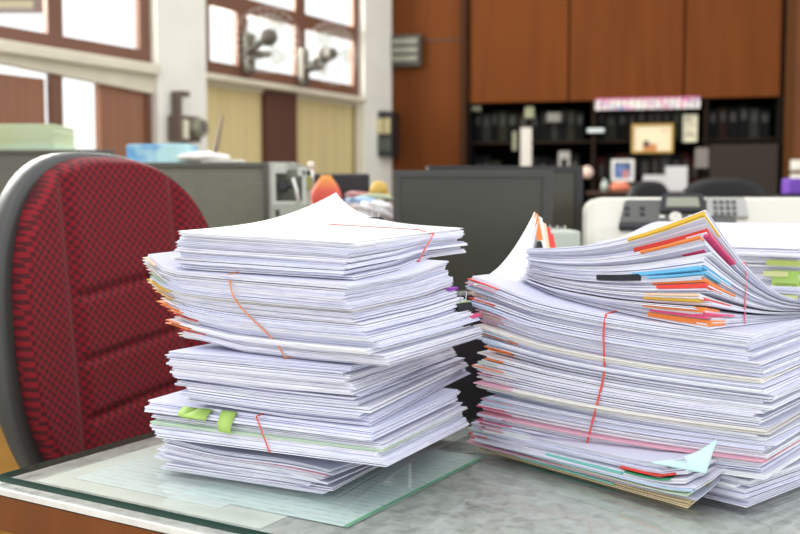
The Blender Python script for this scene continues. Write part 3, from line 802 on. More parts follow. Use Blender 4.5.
A1 = Bundle('top bundle of the left pile with a thin red band and one raised corner', (350, .985), 178, .212, .29, (244, 232, 229), (291, 268, 268), 11, seed=15, jit=.0025, rot=.02,
            on=(A2,), mats={9: WHITES[2], 10: WHITES[2]})
A1.band(BANDR, 'u', .66, .52, r=.0008, top=.0035)
# raised corner sheet on top of A1
def raised_sheet(B, t, lift, th, m, name='curled_sheet'):
    bm = bmesh.new(); n = 28; g = []
    for lv in (0, th):
        for a_ in range(n + 1):
            for b_ in range(n + 1):
                u, v = a_ / n, b_ / n
                x, y = B.xy(u, v, None, 1); k_ = (u * v) ** 3.6; x += .028 * k_; y -= .03 * k_
                zz = B.z(u, v, 1) + .0006 + lv + lift * k_
                g.append(bm.verts.new((x - B.O.x, y - B.O.y, zz - B.O.z)))
    k = (n + 1) ** 2; I = lambda l, a_, b_: g[l * k + a_ * (n + 1) + b_]
    for a_ in range(n):
        for b_ in range(n):
            bm.faces.new((I(1, a_, b_), I(1, a_ + 1, b_), I(1, a_ + 1, b_ + 1), I(1, a_, b_ + 1))); bm.faces.new((I(0, a_, b_), I(0, a_, b_ + 1), I(0, a_ + 1, b_ + 1), I(0, a_ + 1, b_)))
        for (p, q_) in (((a_, 0), (a_ + 1, 0)), ((a_ + 1, n), (a_, n)), ((0, a_ + 1), (0, a_)), ((n, a_), (n, a_ + 1))):
            bm.faces.new((I(0, *p), I(0, *q_), I(1, *q_), I(1, *p)))
    bmesh.ops.recalc_face_normals(bm, faces=bm.faces)
    return sub(B.root, name, bm, m, smooth=True)
raised_sheet(A1, 1, .036, .0006, PLAIN)
# coloured edges in the left pile
rt = random.Random(5)
for k_ in range(26):
    t0 = .02 + k_ * .037
    m_ = rt.choice([C_RED, C_ORANGE, C_PEACH, C_ORANGE, CREAM] if t0 < .45 else [C_PEACH, C_YEL, CREAM, GREENP, CREAM, C_PEACH])
    A2.tab(t0, t0 + rt.uniform(.004, .010), rt.uniform(.85, .94), 1.0, .0, .9, m_, ext=(rt.uniform(.002, .006), -.0025))
for t0, m in ((.62, C_PURP), (.45, C_LIME), (.38, C_LIME), (.28, C_MAG), (.18, C_BLACK)): A2.tab(t0, t0 + .03, .0, .05, .90, 1.0, m, ext=(-.002, .006))
# green sticky notes hanging from the front of the second bundle
def sticky(B, u, t, w_, drop, m, curl):
    i = B.idx(t); bm = bmesh.new(); rows = []; n = 8
    for k in range(n + 1):
        q_ = k / n
        x0, y0 = B.xy(u - w_ / 2, 0, i, t, (0, -.002 - .012 * math.sin(q_ * PI * .55))); x1, y1 = B.xy(u + w_ / 2, 0, i, t, (-curl * q_, -.002 - .014 * math.sin(q_ * PI * .6)))
        z0 = B.z(u, 0, t) - drop * q_
        rows.append([Vector((x0, y0, z0)) - B.O, Vector((x1, y1, z0 + .002 * q_)) - B.O])
    V2 = [[bm.verts.new(p) for p in r_] for r_ in rows]; V3 = [[bm.verts.new(p + Vector((0, -.0005, .0002))) for p in r_] for r_ in rows]
    for k in range(n):
        bm.faces.new((V2[k][0], V2[k][1], V2[k + 1][1], V2[k + 1][0])); bm.faces.new((V3[k][0], V3[k + 1][0], V3[k + 1][1], V3[k][1]))
        bm.faces.new((V2[k][0], V2[k + 1][0], V3[k + 1][0], V3[k][0])); bm.faces.new((V2[k][1], V3[k][1], V3[k + 1][1], V2[k + 1][1]))
    bm.faces.new((V2[0][0], V3[0][0], V3[0][1], V2[0][1])); bm.faces.new((V2[n][0], V2[n][1], V3[n][1], V3[n][0]))
    bmesh.ops.recalc_face_normals(bm, faces=bm.faces)
    sub(B.packets[i], 'sticky_note', bm, C_LIME, smooth=True)
sticky(Cb, .60, 1.0, .07, .021, C_LIME, .006); sticky(Cb, .71, .97, .06, .010, C_LIME, -.014)
sticky(Cb, .79, .95, .07, .010, C_LIME, .006)
def clip(B, u, v, t, ang, s_=1.0):
    i = B.idx(t); x, y = B.xy(u, v, i, t); bm = bmesh.new()
    prism(bm, [(-.006, -.004), (.006, -.004), (.002, .006), (-.002, .006)], -.010 * s_, .010 * s_, plane='yz')
    bm.transform(Matrix.Translation(Vector((x, y, B.z(u, v, t) + .004)) - B.O) @ Matrix.Rotation(ang, 4, 'Z'))
    c = sub(B.packets[i], 'binder_clip', bm, C_BLACK)
    bm = tube(bmesh.new(), [(-.004, 0, .006), (-.006, 0, .018), (.006, 0, .018), (.004, 0, .006)], .0006, 5)
    bm.transform(Matrix.Translation(Vector((x, y, B.z(u, v, t) + .004)) - B.O) @ Matrix.Rotation(ang, 4, 'Z'))
    sub(c, 'wire_handle', bm, CHROME)
clip(A1, .55, 1.0, .97, .4); clip(A2, 0.02, .97, .35, .8, 1.2)

# ---- right pile
Gb = Bundle('flat white papers at the bottom of the right pile, on the window-far side', (750, .955), 500, .33, .215, (.776, .774, .776), (.7502, .7502, .7502), 6, seed=21, jit=.004, rot=.03, name='paper_stack', cat='papers')
Gb.root['label'] = 'low flat stack of white papers on the glass, lowest under the right pile'
Eb = Bundle('lower bundle of the right pile with mint, pink and tan folders, drooping to the glass', (692, .950), 472, .30, .22, (.793, .786, .800), (.7502, .7502, .7502), 11, seed=22, jit=.0045, rot=.02, on=(),
            mats={0: MANILA, 2: PINK, 3: GREENP, 4: BLUEP},
            arch=lambda u, v, t: .0275 * (1 - t) * sstep(0.05, .24, v) - .004 * t * (1 - sstep(.0, .2, v)) + .012 * t * (1 - sstep(0, .12, u)) * (1 - sstep(0, .25, v)))
Fb = Bundle('thick red-banded bundle of white papers in the middle of the right pile', (768, .945), 484, .325, .225, (334, 284, 312), (479, 431, 436), 36, seed=23, jit=.0042, rot=.012, on=(),
            mats={12: CREAM, 11: CREAM, 24: CREAM, 3: PINK}, lean=lambda t: (-.015 * sstep(.5, 1, t), .004 * t),
            arch=lambda u, v, t: -.006 * t * math.sin(PI * u) - .004 * math.sin(PI * u) * (1 - t) + .010 * sstep(.3, .75, t) * (sstep(.7, 1, u)) * t)
Fb.band(BANDR, 'v', .46, .585, r=.0012)
Tb = Bundle('top bundle of the right pile with many coloured index tabs fanned at its corner', (703, .965), 527, .245, .215, (209, 248, 300), (329, 316, 318), 26, seed=24, jit=.003, rot=.02, on=(Fb,),
            arch=lambda u, v, t: -.012 * t * math.sin(PI * u) - .030 * t * math.sin(PI * v) * (1 - u) , mats={})
Tb.band(mat('band_rose', (.75, .18, .25), .5), 'u', .30, r=.0008, out=.003)
# tabs at the fanned corner
for (t0, t1, m, u1) in ((.955, .985, C_YEL, .38), (.80, .86, C_RED, .36), (.765, .785, C_ORANGE, .30), (.655, .675, C_MAG, .33), (.50, .53, C_BLUE, .34), (.465, .485, C_BLUE, .28),
                        (.395, .425, C_ORANGE, .26), (.35, .385, C_RED, .24), (.28, .30, C_PEACH, .26), (.225, .26, C_YEL, .28), (.14, .185, C_ORANGE, .30), (.085, .12, C_MAG, .28), (.02, .07, C_ORANGE, .30)):
    Tb.tab(t0, t1, .0, u1, .0, .12, m, ext=(-.0005, -.0035))
for (t0, t1, m) in ((.78, .80, C_MAG), (.51, .54, C_BLUE), (.37, .39, C_ORANGE), (.24, .26, C_RED), (.12, .14, C_MAG)): Tb.tab(t0, t1, .0, .03, .0, .2, m, ext=(-.004, 0))
Tb.tab(.445, .52, .32, .55, .0, .1, C_BLACK, ext=(0, -.003), name='binder_clip')
# coloured edges on the left end of the middle bundle
for k_ in range(40):
    t0 = .02 + k_ * .0245
    m_ = rt.choice([C_RED, PINK, C_PEACH, C_RED, BLUEP] if t0 > .7 else ([C_LIME, CREAM, C_ORANGE, BLUEP, GREENP] if t0 > .4 else [PINK, BLUEP, PINK, C_MAG, CREAM, PINK]))
    Fb.tab(t0, t0 + rt.uniform(.003, .008), rt.uniform(.84, .94), 1.0, .0, .9, m_, ext=(rt.uniform(.001, .005), -.0025))
for t0, m, a_, b_ in ((.66, C_RED, .04, .26), (.57, C_GRN, .06, .24), (.34, PINK, .02, .35), (.08, C_TEAL, .3, .75), (.16, C_TEAL, .45, .8), (.5, C_TEAL, .25, .6)):
    Eb.tab(t0, t0 + .04, a_, b_, 0, .06, m, ext=(0, -.0025))
for t0, m in ((.55, C_RED), (.35, C_RED), (.75, GREENP), (.15, C_TEAL)): Eb.tab(t0, t0 + .04, .9, 1.0, 0, .8, m, ext=(.004, -.0015))

# curled sheets between the piles, standing up from the right pile
cs = thing('curled_papers', 'big white sheets curling upright between the two piles, with orange and red tabs', 'papers')
def patch(name, A, B, C_, D_, m, parent, th=.0012, n=12, power=1.6, bow=.0, label=None):
    """sheet through four corners; rises towards C (u=1,v=1)"""
    bm = bmesh.new(); g = []
    nrm = ((B - A).cross(D_ - A)).normalized()
    for lv in (0, th):
        for a_ in range(n + 1):
            for b_ in range(n + 1):
                u, v = a_ / n, b_ / n
                P = A * (1 - u) * (1 - v) + B * u * (1 - v) + D_ * (1 - u) * v + C_ * u * v
                P = P.copy(); zlin = P.z; zmin = min(A.z, B.z)
                P.z = zmin + (zlin - zmin) * (u ** (power - 1)) if power != 1 else P.z
                P += nrm * (lv + bow * math.sin(PI * u) * math.sin(PI * v))
                g.append(bm.verts.new(P))
    k = (n + 1) ** 2; I = lambda l, a_, b_: g[l * k + a_ * (n + 1) + b_]
    for a_ in range(n):
        for b_ in range(n):
            bm.faces.new((I(1, a_, b_), I(1, a_ + 1, b_), I(1, a_ + 1, b_ + 1), I(1, a_, b_ + 1))); bm.faces.new((I(0, a_, b_), I(0, a_, b_ + 1), I(0, a_ + 1, b_ + 1), I(0, a_ + 1, b_)))
        for (p, q_) in (((a_, 0), (a_ + 1, 0)), ((a_ + 1, n), (a_, n)), ((0, a_ + 1), (0, a_)), ((n, a_), (n, a_ + 1))):
            bm.faces.new((I(0, *p), I(0, *q_), I(1, *q_), I(1, *p)))
    bmesh.ops.recalc_face_normals(bm, faces=bm.faces)
    return obj(name, bm, m, parent, True, label)
for k, (dx, m) in enumerate(((0, PLAIN), (5, WHITES[2]), (10, WHITES[0]))):
    patch('sheet', at(474, 284 + k, 1.135 + .004 * k), at(526, 283 + k, 1.165 + .004 * k), at(535 + dx * .4, 212 + k * 3, 1.27 + .006 * k), at(478, 284 + k, 1.23 + .004 * k), m, cs, power=1.7)
for (x0, x1, y0, y1, dy, m) in ((536, 541, 212, 234, .0, C_ORANGE), (541, 545, 216, 246, .006, CREAM), (545, 549, 222, 250, .012, C_PEACH), (548, 553, 226, 252, .018, C_RED), (551, 556, 232, 252, .024, C_RED)):
    Y0 = 1.275 + dy
    bm = bmesh.new(); pts = [at(x0 - 3, y0, Y0), at(x1 - 3, y0 + 2, Y0 + .004), at(x1 + 2, y1 + 6, Y0 - .004), at(x0 + 1, y1 + 6, Y0 - .008)]
    A_ = [bm.verts.new(p) for p in pts]; B_ = [bm.verts.new(p + Vector((.0003, .001, 0))) for p in pts]
    bm.faces.new(A_); bm.faces.new(B_[::-1])
    for i in range(4): bm.faces.new((A_[i], A_[(i + 1) % 4], B_[(i + 1) % 4], B_[i]))
    bmesh.ops.recalc_face_normals(bm, faces=bm.faces); obj('index_tab', bm, m, cs)
p = at(539, 246, 1.262); bm = bmesh.new(); prism(bm, [(-.005, -.006), (.005, -.006), (.002, .006), (-.002, .006)], -.008, .008, plane='xz'); bm.transform(Matrix.Translation(p)); obj('binder_clip', bm, C_BLACK, cs)

patch('mint_folder', at(650, 463, .970) - Eb.O, at(706, 474, .936) - Eb.O, at(717, 440, .943) - Eb.O, at(690, 458, .957) - Eb.O, MINT, Eb.root, power=1, bow=.002, label='mint green folder corner')
# pile behind the right one
Hb = Bundle('white papers stacked behind the right pile near the printer', (800, 1.33), 600, .297, .21, (.985, .985, .99), (.7502, .7502, .7502), 26, seed=31, jit=.004, rot=.03, name='paper_stack', cat='papers',
            arch=lambda u, v, t: .022 * t * sstep(.2, 1, v))
Hb.tab(.74, .86, .02, .14, 0, .02, C_LIME, ext=(0, -.008), name='ribbon', label='yellow green ribbon')
for k_ in range(7):
    t_ = .50 + .065 * k_
    Hb.tab(t_, t_ + .03, .01 + .02 * (k_ % 3), .13 + .03 * ((k_ * 5) % 4), 0, .02, mat('ribbon_%d' % (k_ % 2), ((.50, .60, .14), (.66, .70, .30))[k_ % 2], .6), ext=(0, -.008 - .003 * (k_ % 2)), name='ribbon', label='yellow green ribbon')
# ------------------------------------------------------------------ plain black block added to fill the gap between the piles
bt = thing('upright_box', 'plain black block filling the gap behind the two piles', 'box file', (.085, 1.36, .7502), .1)
obj('block_body', box(-.07, .07, -.02, .04, 0, .17, bev=.003), BLKP, bt)
obj('block_front', box(-.072, .072, -.024, -.02, 0, .17, bev=.001), BLKP, bt)

# ------------------------------------------------------------------ furniture behind
def table(nm, x0, x1, y0, y1, z, lab, m, cat='desk'):
    t = thing(nm, lab, cat, ((x0 + x1) / 2, (y0 + y1) / 2, 0)); hx, hy = (x1 - x0) / 2, (y1 - y0) / 2
    obj('desktop', box(-hx, hx, -hy, hy, z - .03, z, bev=.002), m, t)
    obj('modesty_panel', box(-hx + .06, hx - .06, -hy + .04, -hy + .06, .3, z - .03), m, t)
    for sx_ in (-1, 1):
        for sy_ in (-1, 1): obj('leg', box(sx_ * (hx - .04) - .02, sx_ * (hx - .04) + .02, sy_ * (hy - .04) - .02, sy_ * (hy - .04) + .02, 0, z - .03), m, t)
    return t
table('computer_desk', -.285, 1.95, 1.97, 2.98, .75, 'brown wooden desk behind the papers carrying monitors and printer', WOOD)
# monitors
def monitor(px0, px1, pyt, Y, hgt, yaw, lab, back=False, depth=.05, MONF=None):
    MONF = MONF or MAT['monitor_bezel']
    x0, x1 = X(px0, Y), X(px1, Y); w_ = (x1 - x0) / math.cos(yaw); zt = Z(pyt, Y)
    t = thing('computer_monitor', lab, 'monitor', ((x0 + x1) / 2, Y, .75), yaw)
    zt -= .75; zb = zt - hgt; h = w_ / 2; b = .016
    s_ = -1 if not back else 1
    obj('housing', box(-h, h, 0, depth, zb, zt, bev=.006), MONF if not back else BLKP, t)
    bm = bmesh.new(); f = (-.004, .0) if not back else (depth, depth + .004)
    for q_ in ((-h, -h + b, zb, zt), (h - b * 1.4, h, zb, zt), (-h + b, h - b * 1.4, zt - b, zt), (-h + b, h - b * 1.4, zb, zb + b)): bx(bm, q_[0], q_[1], f[0] - .004 * (not back), f[1], q_[2], q_[3], bev=.0015)
    obj('bezel', bm, MONF, t)
    obj('screen', box(-h + b, h - b * 1.4, *( (-.003, .002) if not back else (depth - .002, depth + .002)), zb + b, zt - b), MONS, t)
    if back:
        obj('rear_bulge', box(-h * .62, h * .62, -.03, 0, zb + .03, zt - .06, bev=.012), BLKP, t)
    obj('stand', box(-.03, .03, depth * .3, depth * .9, .015, zb + .05, bev=.005), BLKP, t)
    bm = bmesh.new(); lathe(bm, [(.002, 0), (.11, 0), (.11, .008), (.04, .016), (.002, .016)], 28, (0, depth * .6, 0), sy=.8); obj('stand_base', bm, BLKP, t)
    return t
monitor(393, 552, 170.5, 2.27, .29, 0, 'dark flat monitor facing the camera, between the two paper piles')
m2_ = monitor(428, 584, 166, 2.72, .30, .12, 'second dark monitor partly hidden behind the front monitor', depth=.06, MONF=MAT['black_plastic'])
monitor(303, 369, 173.5, 2.80, .20, 0, 'small dark monitor seen from behind, next to the orange ornament', back=True)
# printer
PY = 2.15; x0, x1 = X(586, PY), X(822, PY); zt = Z(195.5, PY) + .002
hw = (x1 - x0) / 2; zt -= .756
pr = thing('laser_printer', 'white office printer with dark control panel behind the right pile', 'printer', (x0 + hw * math.cos(.17), PY + .01 - hw * math.sin(.17), .75), -.17)
bm = bmesh.new()
def body_prof(h): return [(0, 0), (0, h - .10), (.015, h - .065), (.055, h - .004), (.075, h), (.40, h), (.42, h - .02), (.42, 0)]
# body: rows of the side profile, rounded in at both ends
cols = []
for x, f in ((-hw, .90), (-hw + .006, .945), (-hw + .02, .98), (-hw + .045, 1.0), (hw - .045, 1.0), (hw - .02, .98), (hw, .92)):
    cols.append([bm.verts.new((x, y + (1 - f) * .1, z * f if z > .05 else z)) for y, z in body_prof(zt)])
for A_, B_ in zip(cols, cols[1:]):
    for k in range(len(A_)): bm.faces.new((A_[k], A_[(k + 1) % len(A_)], B_[(k + 1) % len(A_)], B_[k]))
bm.faces.new(cols[0]); bm.faces.new(cols[-1][::-1]); bmesh.ops.recalc_face_normals(bm, faces=bm.faces)
obj('body', bm, PRW, pr)
# control panel lies on the sloping front (from y .015,z h-.065 to y .055,z h-.004)
P0 = Vector((0, .015, zt - .065)); P1_ = Vector((0, .055, zt - .004)); sl = (P1_ - P0); sl_n = sl.normalized(); nr = Vector((0, -sl_n.z, sl_n.y))
def on_slope(x0_, x1_, a0, a1, th, bev=.002, skew=0):
    bm = bmesh.new(); L_ = sl.length
    pts = [(x0_, a0), (x1_, a0), (x1_ - skew, a1), (x0_ + skew, a1)]
    A_ = []; B_ = []
    for x, a_ in pts:
        q_ = P0 + sl_n * (a_ * L_) + Vector((x, 0, 0)); A_.append(bm.verts.new(q_ - nr * .004)); B_.append(bm.verts.new(q_ + nr * th))
    bm.faces.new(A_); bm.faces.new(B_[::-1])
    for i in range(4): bm.faces.new((A_[i], A_[(i + 1) % 4], B_[(i + 1) % 4], B_[i]))
    bmesh.ops.recalc_face_normals(bm, faces=bm.faces)
    if bev: bmesh.ops.bevel(bm, geom=list(bm.edges), offset=bev, segments=2, affect='EDGES')
    return bm
def lx(px): return X(px, PY) - (x0 + x1) / 2
cp_ = obj('control_panel', on_slope(lx(619), lx(735), -.05, .93, .008, .003, .016), PRG, pr, label='dark grey control panel')
obj('panel_lip', on_slope(lx(620), lx(735), -.12, .12, .012, .003, .001), BLKP, cp_)
obj('keypad_plate', on_slope(lx(704), lx(745), .3, 1.0, .010, .002, .004), PRS, cp_)
obj('screen_housing', on_slope(lx(660), lx(706), .42, 1.08, .016, .003, .006), BLKP, cp_)
obj('display', on_slope(lx(666), lx(699), .58, .92, .018, .001, .003), LCD, cp_)
bm = bmesh.new(); lathe(bm, [(.001, 0), (.013, 0), (.013, .006), (.006, .007), (.001, .004)], 20)
bm.transform(Matrix.Translation(P0 + sl_n * (sl.length * .25) + Vector((lx(675), 0, 0)) + nr * .009) @ nr.to_track_quat('Z', 'Y').to_matrix().to_4x4()); obj('dial_button', bm, PRW, cp_)
for (px_, a_) in ((628, .55), (643, .55), (628, .35), (643, .35), (662, .25), (690, .25)): obj('button', on_slope(lx(px_ - 2.5), lx(px_ + 2.5), a_, a_ + .09, .011, 0), BLKP if px_ < 660 else PRW, cp_)
for i in range(4):
    for j in range(3): obj('key', on_slope(lx(712 + i * 6), lx(716 + i * 6), .34 + j * .2, .46 + j * .2, .013, 0), PRG, cp_)
obj('blue_sticker', box(lx(601), lx(608), -.001, .002, Z(244, PY) - .75, Z(241, PY) - .75), C_BLUE, pr)
# white tray left of the printer
tr = thing('paper_tray', 'pale greenish tray with white wires beside the printer', 'tray', (X(566, 2.1), 2.1, .75))
obj('tray_body', box(-.058, .032, 0, .12, 0, Z(231, 2.1) - .75, bev=.006), mat('tray_pale', (.55, .60, .52), .5), tr)
bm = bmesh.new()
for k in range(6): tube(bm, [(-.04 + k * .008, .02, Z(231, 2.1) - .75), (-.038 + k * .008, .02, Z(228, 2.1) - .75 + .004 * (k % 2)), (-.034 + k * .008, .04, Z(231, 2.1) - .75)], .0012, 5)
obj('wire', bm, WHITEP, tr)

# left: machine, pen, ornament, bags
MY = 2.2; x0, x1 = X(268, MY), X(303, MY)
mc = thing('receipt_machine', 'grey metal device with a dark round hub and pale frame beside the partition', 'machine', ((x0 + x1) / 2 + .005, MY + .03, .75)); hw = (x1 - x0) / 2
zt_ = Z(167, MY) - .75; zm = Z(203, MY) - .75; zb_ = .0
obj('lower_body', box(-hw, hw, 0, .14, 0, zm - .006, bev=.004), mat('machine_pale', (.36, .38, .31), .5), mc)
bm = bmesh.new()
bx(bm, -hw, -hw + .008, 0, .12, zm, zt_, bev=.002); bx(bm, hw - .010, hw, 0, .12, zm, zt_ - .005, bev=.002); bx(bm, -hw, hw, 0, .12, zm - .006, zm + .004, bev=.002)
bx(bm, -hw + .005, -hw + .03, 0, .1, zt_ - .014, zt_ + .006, bev=.003); bx(bm, hw - .02, hw, 0, .1, zt_ - .02, zt_, bev=.003)
obj('frame', bm, mat('machine_light', (.50, .52, .45), .45), mc)
obj('rear_plate', box(-hw + .008, hw - .01, .04, .10, zm, zt_ - .004), mat('machine_mid', (.17, .175, .13), .5, noise=(40, .5, (1, 1, 1))), mc)
bm = bmesh.new(); lathe(bm, [(.001, -.03), (.010, -.03), (.012, .0), (.002, .04)], 20, (-hw + .024, .03, (zm + zt_) / 2 + .0), axis='y'); tube(bm, [(-hw + .024, .01, (zm + zt_) / 2), (hw - .025, .01, (zm + zt_) / 2 - .003)], .004, 8)
obj('hub', bm, BLKP, mc)
bm = bmesh.new(); tube(bm, [(hw - .03, .0, zm + .055), (hw - .022, -.004, zm + .03), (hw - .018, 0, zm + .0)], .004, 8); obj('lever', bm, WHITEP, mc, smooth=True)
obj('slot', box(-hw + .008, -hw + .016, -.002, .0, zm - .03, zm - .015), BLKP, mc)
obj('side_block', box(hw + .001, hw + .006, 0, .1, zm + .03, zt_ - .02), mat('side_olive', (.30, .30, .08), .5), mc)
tb = thing('marker_pen', 'white marker pen standing upright in front of the small dark monitor', 'pen', (X(309.5, 2.6), 2.6, .75))
bm = bmesh.new(); zz = Z(161.5, 2.6) - .75; tube(bm, [(-.008, 0, .001), (.004, 0, zz - .02)], .008, 12); obj('pen_body', bm, WHITEP, tb, smooth=True)
bm = bmesh.new(); tube(bm, [(.004, 0, zz - .02), (.005, 0, zz)], [.0085, .007], 12); obj('pen_cap', bm, mat('cap_cream', (.85, .75, .62), .4), tb, smooth=True)
# drop shaped ornament
OY = 2.48; oc = at(326, 194, OY)
orn = thing('paper_ornament', 'red and orange pointed petal shaped ornament above the left pile', 'ornament', (oc.x, OY, .75)); h0 = Z(210, OY) - .75; h1 = Z(174.5, OY) - .75
om = mat('petal_red', (.80, .10, .05), .5); nt = om.node_tree; b = nt.nodes['Principled BSDF']
tc = nt.nodes.new('ShaderNodeTexCoord'); gr = nt.nodes.new('ShaderNodeSeparateXYZ'); r = nt.nodes.new('ShaderNodeValToRGB'); mr = nt.nodes.new('ShaderNodeMapRange')
mr.inputs[1].default_value = h0; mr.inputs[2].default_value = h1
r.color_ramp.elements[0].color = (.80, .12, .08, 1); r.color_ramp.elements[0].position = .55; r.color_ramp.elements[1].color = (.85, .38, .05, 1)
nt.links.new(tc.outputs['Object'], gr.inputs[0]); nt.links.new(gr.outputs[2], mr.inputs[0]); nt.links.new(mr.outputs[0], r.inputs[0]); nt.links.new(r.outputs[0], b.inputs['Base Color'])
w0 = 14.5 / F * OY
for k, (tw, sc_) in enumerate(((0, 1.0), (.5, .8), (-.5, .8))):
    bm = bmesh.new(); prof = [(.001, h0 - .01), (w0 * .55, h0), (w0 * .92, h0 + .018), (w0, h0 + .032), (w0 * .9, h0 + .048), (w0 * .62, h0 + .064), (w0 * .3, h0 + .076), (.001, h1)]
    lathe(bm, [(r_ * sc_, z) for r_, z in prof], 20, (tw * w0 * .5, .012 * abs(tw), 0), sy=.30); obj('petal', bm, om, orn, smooth=True)
bm = tube(bmesh.new(), [(0, 0, 0), (0, 0, h0)], .003, 8); obj('stem', bm, BLKP, orn)
bm = bmesh.new(); lathe(bm, [(.002, 0), (.04, 0), (.035, .02), (.003, .03)], 18); obj('base', bm, BLKP, orn)
# heap of small plastic bags with a tan hat
def bag(px, py, Y, sx_, sy_, sz_, m, lab, rz=0, seed=1, nm='plastic_bag', cat='bag'):
    rr_ = random.Random(seed); bm = bmesh.new(); bmesh.ops.create_icosphere(bm, subdivisions=4, radius=1)
    for v_ in bm.verts:
        c = v_.co; k = 1 + .10 * math.sin(c.x * 7 + seed) * math.sin(c.y * 6 + seed * 2) + .07 * math.sin(c.z * 11 + c.x * 5 + seed) + rr_.uniform(-.01, .01)
        s_ = Vector([math.copysign(abs(q_) ** .75, q_) for q_ in c]) * k
        v_.co = Vector((s_.x * sx_, s_.y * sy_, s_.z * sz_))
    p_ = at(px, py, Y); o = obj(nm, bm, m, None, True)
    tag(o, lab, cat, loc=p_, rz=rz); return o
bagm = lambda n_, a_, b_: mat(n_, a_, .5, noise=(30, b_, (1, 1, 1)))
crate = thing('storage_crate', 'dark crate under the heap of bags beside the front monitor', 'crate', (X(362, 2.5), 2.5, .75))
obj('crate_body', box(-.075, .06, -.05, .12, 0, Z(222, 2.5) - .755, bev=.005), BLKP, crate)
bag(375, 213, 2.47, .045, .04, .03, bagm('bag_white', (.75, .72, .72), .12), 'white plastic bag with a red spot beside the front monitor', .3, 1)
bag(352, 213, 2.50, .035, .04, .024, bagm('bag_print', (.50, .42, .40), .5), 'patterned small bag at the near side of the bag heap', .1, 2)
bag(361, 202, 2.53, .040, .04, .013, bagm('bag_blue', (.28, .42, .60), .5), 'blue and white bag in the middle of the heap', -.3, 3)
bag(376, 198, 2.56, .045, .04, .011, bagm('bag_green', (.40, .45, .30), .4), 'green folded bag under the tan hat', -.2, 4)
bag(357, 195, 2.60, .030, .03, .009, bagm('bag_red', (.45, .20, .20), .5), 'small dull red bag at the back of the heap', -.2, 5)
ht = thing('hat', 'tan yellow cloth hat lying on top of the bag heap', 'hat', at(379, 193.5, 2.56))
bm = bmesh.new(); lathe(bm, [(.001, 0), (.024, 0), (.023, .012), (.019, .024), (.012, .030), (.001, .032)], 20); obj('crown', bm, mat('hat_tan', (.62, .40, .09), .7), ht, smooth=True)
bm = bmesh.new(); lathe(bm, [(.020, -.001), (.033, -.004), (.034, -.002), (.021, .002)], 20, sy=.8); obj('brim', bm, MAT['hat_tan'], ht, smooth=True)

# partitions, cabinet behind the chair
def partition(px0, px1, pyt, Y, lab, m1, group=None):
    x0, x1 = X(px0, Y), X(px1, Y); zt = Z(pyt, Y); t = thing('desk_partition', lab, 'partition', ((x0 + x1) / 2, Y, 0)); h = (x1 - x0) / 2
    obj('panel', box(-h + .01, h - .01, 0, .03, .06, zt - .05), m1, t)
    obj('top_panel', box(-h + .01, h - .01, .002, .028, zt - .049, zt - .012), m1, t)
    bm = bmesh.new(); bx(bm, -h, -h + .012, -.004, .034, 0, zt, bev=.002); bx(bm, h - .010, h, -.004, .034, 0, zt, bev=.002); bx(bm, -h + .01, h - .01, -.004, .034, zt - .012, zt, bev=.002)
    obj('frame', bm, GREYPT2, t)
    for s_ in (-1, 1): obj('foot', box(s_ * (h - .03) - .02, s_ * (h - .03) + .02, -.1, .13, 0, .02), GREYPT2, t)
partition(118, 267.5, 162.5, 2.42, 'olive grey desk partition behind the chair, ending at the grey machine', GREYPT)
partition(-90, 112, 149.5, 2.62, 'taller grey partition showing past the chair, nearest the left window', mat('partition_grey2', (.13, .125, .10), .6))
fc = thing('filing_cabinet', 'grey steel cabinet behind the partitions carrying tissue box and papers', 'cabinet', (-.85, 3.15, 0))
obj('body', box(-.75, .55, -.25, .25, 0, 1.152, bev=.004), STEEL, fc)
for k in range(3):
    d_ = obj('door', box(-.74 + k * .43, -.74 + k * .43 + .42, -.262, -.25, .05, 1.10, bev=.002), STEEL, fc); obj('handle', box(-.74 + k * .43 + .36, -.74 + k * .43 + .38, -.275, -.262, .6, .72), CHROME, d_)
yc = thing('wooden_cabinet', 'low yellow brown wooden cabinet behind the red chair', 'cabinet', (-.98, 2.12, 0))
obj('body', box(-.35, .36, 0, .4, 0, .68, bev=.004), WOODY, yc); 
for k in range(2):
    d_ = obj('drawer', box(-.34, .35, -.015, 0, .05 + k * .32, .35 + k * .32 - .02, bev=.003), WOODY, yc)
    bm = bmesh.new(); lathe(bm, [(.002, -.02), (.012, -.02), (.008, 0), (.002, 0)], 14, (0, -.015, .2 + k * .32), axis='y'); obj('knob', bm, CHROME, d_)
# tissue box, roll, papers on the cabinet
TY = 2.98
tz = Z(145.5, TY) - 1.153
ts = thing('tissue_box', 'blue and turquoise tissue box on the cabinet behind the chair', 'tissue box', (X(166, TY), TY, 1.153), -.12)
tm = mat('tissue_print', (.18, .42, .66), .4); nt = tm.node_tree; b = nt.nodes['Principled BSDF']; tc = nt.nodes.new('ShaderNodeTexCoord'); v = nt.nodes.new('ShaderNodeTexNoise'); v.inputs['Scale'].default_value = 12
r = nt.nodes.new('ShaderNodeValToRGB'); r.color_ramp.elements[0].position = .4; r.color_ramp.elements[0].color = (.15, .38, .68, 1); r.color_ramp.elements[1].position = .58; r.color_ramp.elements[1].color = (.50, .76, .78, 1)
nt.links.new(tc.outputs['Object'], v.inputs[0]); nt.links.new(v.outputs[0], r.inputs[0]); nt.links.new(r.outputs[0], b.inputs['Base Color'])
obj('carton', box(-.10, .085, -.05, .05, 0, tz, bev=.003), tm, ts); obj('top_flap', box(-.095, .08, -.045, .045, tz, tz + .002), mat('tissue_cyan', (.35, .68, .78), .4), ts)
tr_ = thing('tissue_roll', 'crumpled white tissue lying beside the blue tissue box', 'tissue', (X(206, 2.97), 2.93, 1.153))
bm = bmesh.new(); bmesh.ops.create_icosphere(bm, subdivisions=3, radius=1)
